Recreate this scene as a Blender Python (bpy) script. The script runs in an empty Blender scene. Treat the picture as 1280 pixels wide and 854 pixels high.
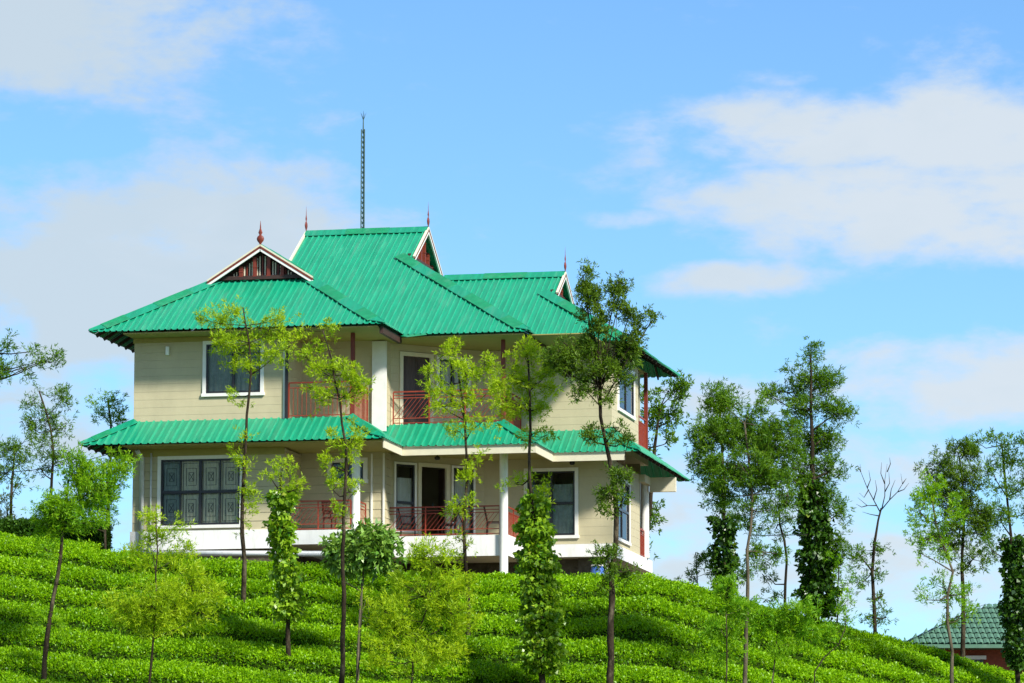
import bpy, math, random
import numpy as np
from mathutils import Vector, Matrix
random.seed(7)
rng = np.random.default_rng(7)
S = bpy.context.scene
COL = S.collection

# ------------------------------------------------------------------ camera
FPX = 5000.0                                    # focal length in photo pixels (1280 wide)
YAW = math.radians(12)
PITCH = math.atan(685 / FPX)
CR = np.array([math.cos(YAW), math.sin(YAW), 0.0])
CH = np.array([-math.sin(YAW), math.cos(YAW), 0.0])
CF = CH * math.cos(PITCH) + np.array([0, 0, math.sin(PITCH)])
CU = np.cross(CR, CF)
CAM = np.array([37.8096, -119.7559, -11.178])
cd = bpy.data.cameras.new('camera')
cam = bpy.data.objects.new('camera', cd)
COL.objects.link(cam)
cd.sensor_width = 36.0
cd.lens = 36.0 * FPX / 1280.0
cd.clip_start = 1.0
cd.clip_end = 5000.0
cam.matrix_world = Matrix(((CR[0], CU[0], -CF[0], CAM[0]), (CR[1], CU[1], -CF[1], CAM[1]),
                           (CR[2], CU[2], -CF[2], CAM[2]), (0, 0, 0, 1)))
S.camera = cam

# ------------------------------------------------------------------ light
SUNV = Vector((0.64, -0.45, 0.64)).normalized()
sun_el = math.asin(SUNV.z)
sun_az = math.atan2(SUNV.x, SUNV.y)
sd = bpy.data.lights.new('sun', 'SUN')
sd.energy = 4.8
sd.angle = math.radians(7.0)
sd.color = (1.0, 0.955, 0.87)
sun = bpy.data.objects.new('sun', sd)
COL.objects.link(sun)
sun.rotation_euler = SUNV.to_track_quat('Z', 'Y').to_euler()
S.view_settings.view_transform = 'Standard'
S.view_settings.look = 'None'
S.view_settings.exposure = 0.60
S.view_settings.gamma = 1.0
S.view_settings.use_curve_mapping = False

world = bpy.data.worlds.new('World')
S.world = world
world.use_nodes = True


def build_world():
    nt = world.node_tree
    N, L = nt.nodes, nt.links
    N.clear()
    out = N.new('ShaderNodeOutputWorld')
    bg = N.new('ShaderNodeBackground')
    L.new(bg.outputs[0], out.inputs[0])
    bg.inputs[1].default_value = 0.105
    sky = N.new('ShaderNodeTexSky')
    sky.sky_type = 'NISHITA'
    sky.sun_disc = False
    sky.sun_elevation = sun_el
    sky.sun_rotation = sun_az
    sky.altitude = 1000
    sky.air_density = 1.0
    sky.dust_density = 0.4
    sky.ozone_density = 2.5

    def math_(op, a, b=None, c=None):
        n = N.new('ShaderNodeMath')
        n.operation = op
        for i, v in enumerate((a, b, c)):
            if v is None:
                continue
            if hasattr(v, 'links'):
                L.new(v, n.inputs[i])
            else:
                n.inputs[i].default_value = v
        return n.outputs[0]

    def dot(v, vec):
        n = N.new('ShaderNodeVectorMath')
        n.operation = 'DOT_PRODUCT'
        L.new(v, n.inputs[0])
        n.inputs[1].default_value = vec
        return n.outputs['Value']
    tc = N.new('ShaderNodeTexCoord')
    d = tc.outputs['Generated']
    right = dot(d, tuple(CR))
    fwd = dot(d, tuple(CH))
    up = dot(d, (0, 0, 1))
    az = math_('ARCTAN2', right, fwd)            # compass angle, elevation of the view ray
    # noise on the sky sphere, stretched sideways
    mp = N.new('ShaderNodeMapping')
    mp.inputs['Scale'].default_value = (1, 1, 2.2)
    L.new(d, mp.inputs['Vector'])
    n1 = N.new('ShaderNodeTexNoise')
    n1.inputs['Scale'].default_value = 26
    n1.inputs['Detail'].default_value = 7
    n1.inputs['Roughness'].default_value = 0.55
    n1.inputs['Distortion'].default_value = 0.3
    L.new(mp.outputs[0], n1.inputs['Vector'])
    nz = math_('SUBTRACT', n1.outputs['Fac'], 0.5)
    n2 = N.new('ShaderNodeTexNoise')
    n2.inputs['Scale'].default_value = 2.6
    n2.inputs['Detail'].default_value = 5
    L.new(mp.outputs[0], n2.inputs['Vector'])
    n3 = N.new('ShaderNodeTexNoise')
    n3.inputs['Scale'].default_value = 75
    n3.inputs['Detail'].default_value = 7
    n3.inputs['Roughness'].default_value = .6
    L.new(mp.outputs[0], n3.inputs['Vector'])
    nf = math_('SUBTRACT', n3.outputs['Fac'], 0.5)
    # cloud banks: azimuth, elevation, half widths (radians)
    banks = [(-0.104, 0.152, 0.036, 0.026, 1.2), (-0.078, 0.158, 0.040, 0.027, 1.15), (-0.052, 0.148, 0.030, 0.025, 1.0), (-0.125, 0.118, 0.045, 0.024, .7), (-0.118, 0.214, 0.052, 0.022, 1.1),
             (-0.06, 0.213, 0.03, 0.008, .5),
             (0.085, 0.186, 0.050, 0.0110, 1.1), (0.120, 0.184, 0.050, 0.017, 1.1), (0.100, 0.170, 0.062, 0.0130, 1.15), (0.062, 0.190, 0.028, 0.008, 0.9), (0.125, 0.163, 0.045, 0.009, 1.0),
             (0.056, 0.151, 0.024, 0.0045, 0.9), (0.030, 0.166, 0.014, 0.003, .75), (0.07, 0.2, .02, .003, .5),
             (0.112, 0.124, 0.052, 0.012, 0.95), (0.065, 0.122, 0.04, 0.007, .75),
             (0.045, 0.088, 0.060, 0.020, 0.85), (-0.125, 0.088, 0.06, 0.016, .7), (0.09, 0.105, .05, .010, .65),
             (0.12, 0.08, 0.09, 0.018, 0.75),
             (0.34, 0.16, 0.10, 0.03, 1.0), (-0.36, 0.17, 0.10, 0.035, 1.0)]
    tot = None
    for (a0, e0, wa, we, amp) in banks:
        dx = math_('DIVIDE', math_('SUBTRACT', az, a0), wa)
        dz = math_('DIVIDE', math_('SUBTRACT', up, e0), we)
        r2 = math_('ADD', math_('MULTIPLY', dx, dx), math_('MULTIPLY', dz, dz))
        g = math_('MULTIPLY', math_('POWER', 2.718, math_('MULTIPLY', math_('POWER', r2, 1.35), -0.75)), amp)
        tot = g if tot is None else math_('MAXIMUM', tot, g)
    # the rest of the sky: unseen broken cloud, cover thickened to lift the ambient light
    far = math_('MINIMUM', math_('MAXIMUM', math_('MULTIPLY', math_('SUBTRACT', math_('ABSOLUTE', az), 0.16), 8), 0), 1)
    hi = math_('MINIMUM', math_('MAXIMUM', math_('MULTIPLY', math_('SUBTRACT', up, 0.24), 8), 0), 1)
    away = math_('MAXIMUM', far, hi)
    rest = math_('MULTIPLY', math_('MULTIPLY', math_('SUBTRACT', n2.outputs['Fac'], 0.40), 4.0), away)
    rest = math_('MINIMUM', math_('MAXIMUM', rest, 0.0), 1.2)
    tot = math_('ADD', tot, rest)
    m = math_('ADD', tot, math_('MULTIPLY', nz, 1.9))
    m = math_('ADD', m, math_('MULTIPLY', nf, 0.9))
    mr = N.new('ShaderNodeMapRange')
    mr.interpolation_type = 'SMOOTHSTEP'
    mr.inputs['From Min'].default_value = 0.22
    mr.inputs['From Max'].default_value = 1.05
    L.new(m, mr.inputs['Value'])
    # cloud colour: grey-blue to the left, whiter to the right, broken by noise
    cr = N.new('ShaderNodeMix')
    cr.data_type = 'RGBA'
    cr.inputs['A'].default_value = (4.55, 4.98, 5.35, 1)
    cr.inputs['B'].default_value = (3.8, 4.45, 4.95, 1)
    left_grey = math_('MULTIPLY', math_('ADD', math_('MULTIPLY', az, -5.0), 0.5), 1.0)
    left_grey = math_('ADD', left_grey, math_('MULTIPLY', nz, 1.6))
    left_grey = math_('MINIMUM', math_('MAXIMUM', left_grey, 0.0), 1.0)
    L.new(left_grey, cr.inputs['Factor'])
    tint = N.new('ShaderNodeMix')
    tint.data_type = 'RGBA'
    tint.blend_type = 'MULTIPLY'
    tint.inputs['Factor'].default_value = 1.0
    tint.inputs['B'].default_value = (0.70, .97, 1.16, 1)
    L.new(sky.outputs[0], tint.inputs['A'])
    mix = N.new('ShaderNodeMix')
    mix.data_type = 'RGBA'
    fac = math_('MULTIPLY', mr.outputs[0], 0.92)
    L.new(fac, mix.inputs['Factor'])
    L.new(tint.outputs['Result'], mix.inputs['A'])
    L.new(cr.outputs['Result'], mix.inputs['B'])
    L.new(mix.outputs['Result'], bg.inputs[0])


build_world()

# ------------------------------------------------------------------ helpers


def at(px, py, w):
    """world point seen at photo pixel (px, py) at horizontal depth w metres from the camera"""
    d = CF + CR * ((px - 640) / FPX) + CU * ((427 - py) / FPX)
    return CAM + d * (w / d.dot(CH))


def uw(u, w, z=0.0):
    p = CAM + CR * u + CH * w
    return np.array([p[0], p[1], z])


def to_uw(x, y):
    d = np.array([x, y, 0]) - np.array([CAM[0], CAM[1], 0])
    return d.dot(CR), d.dot(CH)


class MB:
    def __init__(s):
        s.v = []
        s.f = []

    def add(s, vs, fs):
        b = len(s.v)
        s.v += [tuple(float(c) for c in p) for p in vs]
        s.f += [tuple(i + b for i in f) for f in fs]

    def box(s, x0, x1, y0, y1, z0, z1):
        s.add([(x0, y0, z0), (x1, y0, z0), (x1, y1, z0), (x0, y1, z0), (x0, y0, z1), (x1, y0, z1), (x1, y1, z1), (x0, y1, z1)],
              [(0, 3, 2, 1), (4, 5, 6, 7), (0, 1, 5, 4), (1, 2, 6, 5), (2, 3, 7, 6), (3, 0, 4, 7)])

    def bar(s, p, q, a, b=None, up=(0, 0, 1)):
        """square bar from p to q, section a (sideways) x b"""
        b = a if b is None else b
        p = Vector(p)
        q = Vector(q)
        d = (q - p).normalized()
        u = Vector(up)
        if abs(d.dot(u)) > .95:
            u = Vector((0, 1, 0))
        sx = d.cross(u).normalized() * (a / 2)
        sy = sx.cross(d).normalized() * (b / 2)
        vs = []
        for c in (p, q):
            vs += [c - sx - sy, c + sx - sy, c + sx + sy, c - sx + sy]
        s.add(vs, [(0, 3, 2, 1), (4, 5, 6, 7), (0, 1, 5, 4), (1, 2, 6, 5), (2, 3, 7, 6), (3, 0, 4, 7)])

    def tube(s, pts, rs, n=7, cap=True):
        pts = [Vector(p) for p in pts]
        rings = []
        vs = []
        fs = []
        for i, p in enumerate(pts):
            d = (pts[min(i + 1, len(pts) - 1)] - pts[max(i - 1, 0)])
            if d.length < 1e-6:
                d = Vector((0, 0, 1))
            d.normalize()
            a = d.cross(Vector((0.31, 0.95, 0.05)))
            if a.length < .05:
                a = d.cross(Vector((1, 0, 0)))
            a.normalize()
            b = d.cross(a)
            for k in range(n):
                t = 2 * math.pi * k / n
                vs.append(p + (a * math.cos(t) + b * math.sin(t)) * rs[i])
        for i in range(len(pts) - 1):
            for k in range(n):
                k2 = (k + 1) % n
                fs.append((i * n + k, i * n + k2, (i + 1) * n + k2, (i + 1) * n + k))
        if cap:
            fs.append(tuple(range(n))[::-1])
            m = (len(pts) - 1) * n
            fs.append(tuple(range(m, m + n)))
        s.add(vs, fs)

    def lathe(s, cx, cy, prof, n=12):
        s.tube([(cx, cy, z) for r, z in prof], [r for r, z in prof], n)

    def mesh(s, name, mat, smooth=False):
        m = bpy.data.meshes.new(name)
        m.from_pydata(s.v, [], s.f)
        if smooth:
            m.polygons.foreach_set('use_smooth', [True] * len(m.polygons))
        m.materials.append(mat)
        m.update()
        return m


WORLD = {}


def link(name, mesh, parent=None, loc=(0, 0, 0), rot=0.0, kind=None):
    """link a mesh object; loc is given in world axes for children of an unrotated parent"""
    o = bpy.data.objects.new(name, mesh)
    COL.objects.link(o)
    l = Vector(loc)
    if parent is not None:
        o.parent = parent
        l = l - WORLD.get(parent.name, Vector((0, 0, 0)))
    o.location = l
    o.rotation_euler = (0, 0, rot)
    WORLD[o.name] = Vector(loc)
    if kind:
        o['kind'] = kind
    return o


def sub(name, mesh, parent, loc=(0, 0, 0), rot=(0, 0, 0)):
    """link a sub-part in its parent's own frame"""
    o = bpy.data.objects.new(name, mesh)
    COL.objects.link(o)
    o.parent = parent
    o.location = loc
    o.rotation_euler = rot
    return o


def tag(o, label, cat, group=None):
    o['label'] = label
    o['category'] = cat
    if group:
        o['group'] = group
    return o


def thing(name, loc, label, cat, group=None):
    o = bpy.data.objects.new(name, None)
    COL.objects.link(o)
    o.location = loc
    o.empty_display_size = .3
    WORLD[o.name] = Vector(loc)
    return tag(o, label, cat, group)


# ------------------------------------------------------------------ materials
def newmat(name):
    m = bpy.data.materials.new(name)
    m.use_nodes = True
    nt = m.node_tree
    return m, nt.nodes, nt.links, nt.nodes['Principled BSDF']


def paint(name, col, rough=.55, var=.18, scale=3.0, bump=0.0, bscale=40, spec=.4, stretch=(1, 1, 1), dirt=None, dirt_amt=.5, metal=0.0):
    m, N, L, P = newmat(name)
    mp = N.new('ShaderNodeMapping')
    mp.inputs['Scale'].default_value = stretch
    ge = N.new('ShaderNodeNewGeometry')
    L.new(ge.outputs['Position'], mp.inputs['Vector'])
    n = N.new('ShaderNodeTexNoise')
    n.inputs['Scale'].default_value = scale
    n.inputs['Detail'].default_value = 6
    n.inputs['Roughness'].default_value = .65
    L.new(mp.outputs[0], n.inputs['Vector'])
    r = N.new('ShaderNodeValToRGB')
    r.color_ramp.elements[0].position = .3
    r.color_ramp.elements[1].position = .7
    lo = tuple(c * (1 - var) for c in col)
    hi = tuple(min(1, c * (1 + var)) for c in col)
    r.color_ramp.elements[0].color = (*lo, 1)
    r.color_ramp.elements[1].color = (*hi, 1)
    L.new(n.outputs['Fac'], r.inputs[0])
    c = r.outputs[0]
    if dirt:
        n2 = N.new('ShaderNodeTexNoise')
        n2.inputs['Scale'].default_value = scale * .6
        n2.inputs['Detail'].default_value = 8
        n2.inputs['Roughness'].default_value = .75
        L.new(mp.outputs[0], n2.inputs['Vector'])
        r2 = N.new('ShaderNodeValToRGB')
        r2.color_ramp.elements[0].position = .52
        r2.color_ramp.elements[1].position = .78
        r2.color_ramp.elements[1].color = (dirt_amt,) * 3 + (1,)
        L.new(n2.outputs['Fac'], r2.inputs[0])
        mx = N.new('ShaderNodeMix')
        mx.data_type = 'RGBA'
        L.new(r2.outputs[0], mx.inputs['Factor'])
        L.new(c, mx.inputs['A'])
        mx.inputs['B'].default_value = (*dirt, 1)
        c = mx.outputs['Result']
    L.new(c, P.inputs['Base Color'])
    P.inputs['Roughness'].default_value = rough
    P.inputs['Specular IOR Level'].default_value = spec
    P.inputs['Metallic'].default_value = metal
    if bump:
        nb = N.new('ShaderNodeTexNoise')
        nb.inputs['Scale'].default_value = bscale
        nb.inputs['Detail'].default_value = 4
        L.new(ge.outputs['Position'], nb.inputs['Vector'])
        b = N.new('ShaderNodeBump')
        b.inputs['Strength'].default_value = bump
        b.inputs['Distance'].default_value = .02
        L.new(nb.outputs['Fac'], b.inputs['Height'])
        L.new(b.outputs[0], P.inputs['Normal'])
    return m


def leafmat(name, c0, c1, c2=None, trans=.45, rough=.5, spec=.3):
    """leaf: colour picked per leaf from the 'tint' attribute, light passes through the blade"""
    m, N, L, P = newmat(name)
    a = N.new('ShaderNodeAttribute')
    a.attribute_name = 'tint'
    r = N.new('ShaderNodeValToRGB')
    r.color_ramp.elements[0].color = (*c0, 1)
    r.color_ramp.elements[1].color = (*c1, 1)
    if c2:
        e = r.color_ramp.elements.new(.93)
        e.color = (*c1, 1)
        r.color_ramp.elements[-1].color = (*c2, 1)
    L.new(a.outputs['Fac'], r.inputs[0])
    L.new(r.outputs[0], P.inputs['Base Color'])
    P.inputs['Roughness'].default_value = rough
    P.inputs['Specular IOR Level'].default_value = spec
    t = N.new('ShaderNodeBsdfTranslucent')
    g = N.new('ShaderNodeMix')
    g.data_type = 'RGBA'
    g.blend_type = 'MULTIPLY'
    g.inputs['Factor'].default_value = 1
    g.inputs['B'].default_value = (1.15, 1.1, .5, 1)
    L.new(r.outputs[0], g.inputs['A'])
    L.new(g.outputs['Result'], t.inputs['Color'])
    mx = N.new('ShaderNodeMixShader')
    mx.inputs[0].default_value = trans
    L.new(P.outputs[0], mx.inputs[1])
    L.new(t.outputs[0], mx.inputs[2])
    L.new(mx.outputs[0], N['Material Output'].inputs[0])
    return m


def glassmat(name, tint=(.02, .025, .03), see=.75):
    m, N, L, P = newmat(name)
    P.inputs['Base Color'].default_value = (*tint, 1)
    P.inputs['Roughness'].default_value = .04
    P.inputs['Specular IOR Level'].default_value = .8
    tr = N.new('ShaderNodeBsdfTransparent')
    tr.inputs[0].default_value = (.95, .97, .96, 1)
    fr = N.new('ShaderNodeLayerWeight')
    fr.inputs['Blend'].default_value = .25
    mt = N.new('ShaderNodeMath')
    mt.operation = 'MULTIPLY_ADD'
    mt.inputs[1].default_value = .8
    mt.inputs[2].default_value = 1 - see
    L.new(fr.outputs['Fresnel'], mt.inputs[0])
    mx = N.new('ShaderNodeMixShader')
    L.new(mt.outputs[0], mx.inputs[0])
    L.new(tr.outputs[0], mx.inputs[1])
    L.new(P.outputs[0], mx.inputs[2])
    L.new(mx.outputs[0], N['Material Output'].inputs[0])
    return m


M = {}
for ax_, st_ in (('x', (5, .5, .5)), ('y', (.5, 5, .5))):
    M['roof_' + ax_] = paint('green_sheet_' + ax_, (.004, .24, .125), rough=.36, var=.2, scale=1.5, spec=.5, bump=.05, bscale=12,
                             dirt=(.13, .33, .22), dirt_amt=.55, stretch=st_)
M['rib'] = paint('highlit_green_rib', (.02, .34, .17), rough=.35, var=.25, scale=7, spec=.5, dirt=(.16, .42, .28), dirt_amt=.4, stretch=(1, 1, .5))  # paler rib tops: their highlight is put into the colour
M['cap'] = paint('green_cap', (.004, .22, .085), rough=.45, var=.2, scale=5, spec=.5, dirt=(.12, .27, .2), dirt_amt=.5, bump=.1, bscale=12)
M['wall'] = paint('beige_board', (.49, .435, .275), rough=.75, var=.06, scale=2.5, bump=.12, bscale=30, dirt=(.36, .32, .2), dirt_amt=.35, stretch=(.9, .9, .45))
M['core'] = paint('beige_render', (.40, .37, .25), rough=.8, var=.08, scale=3)
M['white'] = paint('white_paint', (.78, .77, .72), rough=.5, var=.05, scale=4, dirt=(.55, .5, .4), dirt_amt=.3)
M['slab'] = paint('white_plinth', (.80, .79, .76), rough=.6, var=.05, scale=2, stretch=(3, 3, .5), dirt=(.42, .42, .32), dirt_amt=.6, bump=.05)
M['cream'] = paint('cream_trim', (.66, .61, .45), rough=.55, var=.06, scale=4, dirt=(.45, .4, .28), dirt_amt=.3)
M['soffit'] = paint('soffit_board', (.34, .29, .085), rough=.65, var=.08, scale=3)
M['red'] = paint('red_rail_paint', (.27, .040, .018), rough=.5, var=.2, scale=9)
M['brown'] = paint('red_brown_wood', (.17, .028, .014), rough=.5, var=.25, scale=9, stretch=(1, 1, .3))
M['dark'] = paint('dark_timber', (.045, .022, .016), rough=.6, var=.3, scale=7)
M['black'] = paint('black_frame', (.018, .017, .02), rough=.35, var=.2, scale=9)
M['door'] = paint('dark_door', (.05, .03, .022), rough=.4, var=.35, scale=6, stretch=(3, 3, .4))
M['curtain'] = paint('curtain_cloth', (.82, .78, .58), rough=.85, var=.12, scale=6)
M['drape'] = paint('blue_green_drape', (.34, .42, .38), rough=.85, var=.2, scale=6)
M['net'] = paint('pale_blind', (.75, .75, .68), rough=.8, var=.08, scale=5)
M['pipe'] = paint('grey_pipe', (.58, .60, .60), rough=.4, var=.1, scale=6, dirt=(.3, .32, .28), dirt_amt=.4)
M['stone'] = paint('foundation_stone', (.10, .085, .06), rough=.95, var=.4, scale=5, bump=.5, bscale=14, dirt=(.09, .08, .05), dirt_amt=.8)
M['earth'] = paint('earth', (.10, .075, .035), rough=.95, var=.4, scale=1.5, bump=.5, bscale=6, dirt=(.05, .09, .02), dirt_amt=.8)
M['steel'] = paint('mast_steel', (.05, .10, .085), rough=.45, var=.2, scale=9)
M['lamp'] = paint('lamp_white', (.85, .85, .83), rough=.35, var=.03)
M['blue'] = paint('blue_plastic', (.05, .13, .42), rough=.4, var=.15, scale=8)
M['floor'] = paint('tile_floor', (.30, .22, .16), rough=.5, var=.1)
M['bark'] = paint('bark', (.032, .024, .015), rough=.95, var=.55, scale=5, stretch=(1, 1, .5), bump=.8, bscale=25, dirt=(.22, .19, .12), dirt_amt=.9, spec=.1)
M['barkpale'] = paint('pale_bark', (.105, .088, .058), rough=.95, var=.5, scale=5, stretch=(1, 1, .5), bump=.8, bscale=25, dirt=(.05, .036, .018), dirt_amt=.9, spec=.15)
M['tile'] = paint('green_tile', (.075, .17, .11), rough=.6, var=.2, scale=4, dirt=(.2, .28, .2), dirt_amt=.4)
M['brick'] = paint('brick_red_wall', (.25, .06, .03), rough=.8, var=.25, scale=8)
M['glass'] = glassmat('window_glass', see=.94)
M['mirror'] = glassmat('sky_glass', tint=(.02, .03, .04), see=.5)
M['feather'] = leafmat('feathery_leaf', (.18, .36, .006), (.54, .70, .02), (.75, .70, .05), trans=.5)
M['fresh'] = leafmat('fresh_green_leaf', (.07, .30, .010), (.34, .56, .012), (.50, .52, .02), trans=.5)
M['mid'] = leafmat('mid_green_leaf', (.035, .14, .010), (.19, .35, .016), (.36, .44, .04), trans=.5)
M['deep'] = leafmat('deep_green_leaf', (.020, .085, .008), (.19, .32, .018), (.30, .36, .03), trans=.42)
M['vine'] = leafmat('vine_leaf', (.04, .18, .006), (.38, .58, .03), (.70, .72, .14), trans=.4, spec=.5, rough=.35)
M['darkvine'] = leafmat('dark_vine_leaf', (.010, .05, .005), (.07, .17, .012), (.40, .46, .08), trans=.3, spec=.5, rough=.35)
M['glossy'] = leafmat('glossy_broad_leaf', (.06, .22, .018), (.34, .52, .10), (.70, .74, .42), trans=.3, spec=.7, rough=.3)
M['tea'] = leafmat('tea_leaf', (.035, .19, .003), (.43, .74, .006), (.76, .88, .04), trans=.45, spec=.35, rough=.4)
M['teabody'] = paint('tea_bush_wood', (.020, .042, .004), rough=1, var=.5, scale=3, spec=.05)
M['hedge'] = leafmat('hedge_leaf', (.014, .06, .006), (.07, .17, .010), (.12, .25, .02), trans=.35)
M['yellow'] = leafmat('yellowing_leaf', (.2, .26, .01), (.42, .40, .02), (.5, .3, .03), trans=.45)

# ------------------------------------------------------------------ terrain
PXU = np.array([-2500, -400, 0, 150, 300, 380, 450, 560, 640, 740, 815, 900, 1000, 1100, 1200, 1280, 1700, 4000], float)
TOPZ = np.array([-6, .3, -.3, -.78, -1.0, -1.12, -1.32, -1.5, -1.62, -1.62, -1.62, -2.15, -2.88, -3.45, -4.15, -4.75, -7.5, -18])
WC = 123.4
TEA_H = .55


def ground_z(u, w):
    px = u / 123.0 * 5000 + 640
    zc = np.interp(px, PXU, TOPZ) - TEA_H
    dw = WC - w
    front = zc - .45 * np.maximum(dw, 0) - .006 * np.maximum(dw, 0) ** 2
    front = np.maximum(front, -12.9 - .01 * np.abs(dw))
    # plateau behind the crest, wider under the house
    inside = np.clip(1 - np.maximum(np.abs(u + 4) - 9.5, 0) / 6, 0, 1)
    flat = 4 + 24 * inside
    back = np.maximum(-dw - flat, 0)
    bz = zc - .26 * back - .004 * np.minimum(back, 200) ** 2
    bz = np.maximum(bz, -60 - .001 * np.maximum(w, 0))
    return np.where(dw > 0, front, bz)


def build_ground():
    us = np.unique(np.concatenate([np.linspace(-900, -60, 15), np.linspace(-60, -24, 13), np.arange(-24, 26, .8), np.linspace(26, 60, 12), np.linspace(60, 900, 15)]))
    ws = np.unique(np.concatenate([np.linspace(-200, 80, 16), np.arange(82, 160, .8), np.linspace(160, 260, 20), np.linspace(270, 1400, 20)]))
    U, W = np.meshgrid(us, ws)
    Z = ground_z(U, W)
    P = CAM[None, None, :2] + U[..., None] * CR[None, None, :2] + W[..., None] * CH[None, None, :2]
    V = np.concatenate([P, Z[..., None]], -1).reshape(-1, 3)
    n = len(us)
    F = []
    for j in range(len(ws) - 1):
        for i in range(n - 1):
            a = j * n + i
            F.append((a, a + 1, a + n + 1, a + n))
    m = bpy.data.meshes.new('ground')
    m.from_pydata(V.tolist(), [], F)
    m.polygons.foreach_set('use_smooth', [True] * len(F))
    m.materials.append(M['earth'])
    link('ground', m, kind='structure')


build_ground()

# ------------------------------------------------------------------ the house
HO = Vector((7.0, 6.0, -1.5))
house = thing('house', HO, 'two storey beige hill house with green ribbed metal roofs and red balcony railings', 'house')
W1, PB, W2 = .6, 2.6, 5.8
MSY = 3.1
XR = 14.4
XP = 4.95                      # right end of the left room
XPB = 7.7
FL, FU = -.08, 3.42             # floor levels
SL = .63


def hpart(name, mb, mat, smooth=False, label=None, parent=house):
    o = link(name, mb.mesh(name, mat, smooth), parent)
    if label:
        o['label'] = label
    return o


# unit board shared by all cladding of the same length
def board_mesh(l, h, lip=.022, gap=.012):
    key = ('wall_board', round(l, 2), round(h, 2), lip)
    if key in BOARDS:
        return BOARDS[key]
    mb = MB()
    # lapped board: its foot stands proud, its head tucks in
    vs = []
    for x in (0, l):
        vs += [(x, -lip, 0), (x, -.003, h - gap), (x, .02, h - gap), (x, .02, 0)]
    mb.add(vs, [(0, 1, 2, 3), (7, 6, 5, 4), (0, 4, 5, 1), (1, 5, 6, 2), (2, 6, 7, 3), (3, 7, 4, 0)])
    BOARDS[key] = mb.mesh('wall_board', M['wall'])
    return BOARDS[key]


BOARDS = {}


def wall(p, q, z0, z1, openings=(), pitch=.27, boards=True, thick=.2, name='wall', lip=None):
    """wall from p to q seen from outside left to right; openings (u0,u1,z0,z1) in metres along it"""
    p = Vector((p[0], p[1], 0))
    q = Vector((q[0], q[1], 0))
    d = q - p
    ln = d.length
    ang = math.atan2(d.y, d.x)
    mb = MB()
    us = sorted({0, ln} | {o[0] for o in openings} | {o[1] for o in openings})
    zs = sorted({z0, z1} | {min(max(o[2], z0), z1) for o in openings} | {min(max(o[3], z0), z1) for o in openings})

    def hole(u, z):
        return any(o[0] < u < o[1] and o[2] < z < o[3] for o in openings)
    for i in range(len(us) - 1):
        runs = []
        for j in range(len(zs) - 1):
            if not hole((us[i] + us[i + 1]) / 2, (zs[j] + zs[j + 1]) / 2):
                if runs and abs(runs[-1][1] - zs[j]) < 1e-6:
                    runs[-1][1] = zs[j + 1]
                else:
                    runs.append([zs[j], zs[j + 1]])
        for a, b in runs:
            mb.box(us[i], us[i + 1], .02, thick, a, b)
    w = link(name, mb.mesh(name, M['core']), house, (p.x, p.y, 0), ang)
    if boards:
        z = z0
        while z < z1 - .05:
            h = min(pitch, z1 - z)
            segs = [(0.0, ln)]
            for o in openings:
                if o[2] < z + h * .5 < o[3]:
                    ns = []
                    for a, b in segs:
                        if o[1] <= a or o[0] >= b:
                            ns.append((a, b))
                            continue
                        if o[0] > a:
                            ns.append((a, o[0]))
                        if o[1] < b:
                            ns.append((o[1], b))
                    segs = ns
            for a, b in segs:
                if b - a > .04:
                    sub('wall_board', board_mesh(b - a, h, lip or (.0065 if z0 > 3 else .016), .003 if z0 > 3 or lip else .01), w, (a, 0, z))
            z += pitch
    return w, p, ang


def onwall(wl, u, y=0.0, z=0.0):
    w, p, a = wl
    return (p.x + math.cos(a) * u - math.sin(a) * y, p.y + math.sin(a) * u + math.cos(a) * y, z)


def wavy(w, h, mat, name, amp=.035, n=18):
    mb = MB()
    vs = []
    for k in range(n + 1):
        x = w * k / n
        y = amp * math.sin(k * 1.9) + amp * .4 * math.sin(k * .7)
        vs += [(x, y, 0), (x, y, h)]
    mb.add(vs, [(2 * k, 2 * k + 2, 2 * k + 3, 2 * k + 1) for k in range(n)])
    return mb.mesh(name, mat, True)


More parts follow.
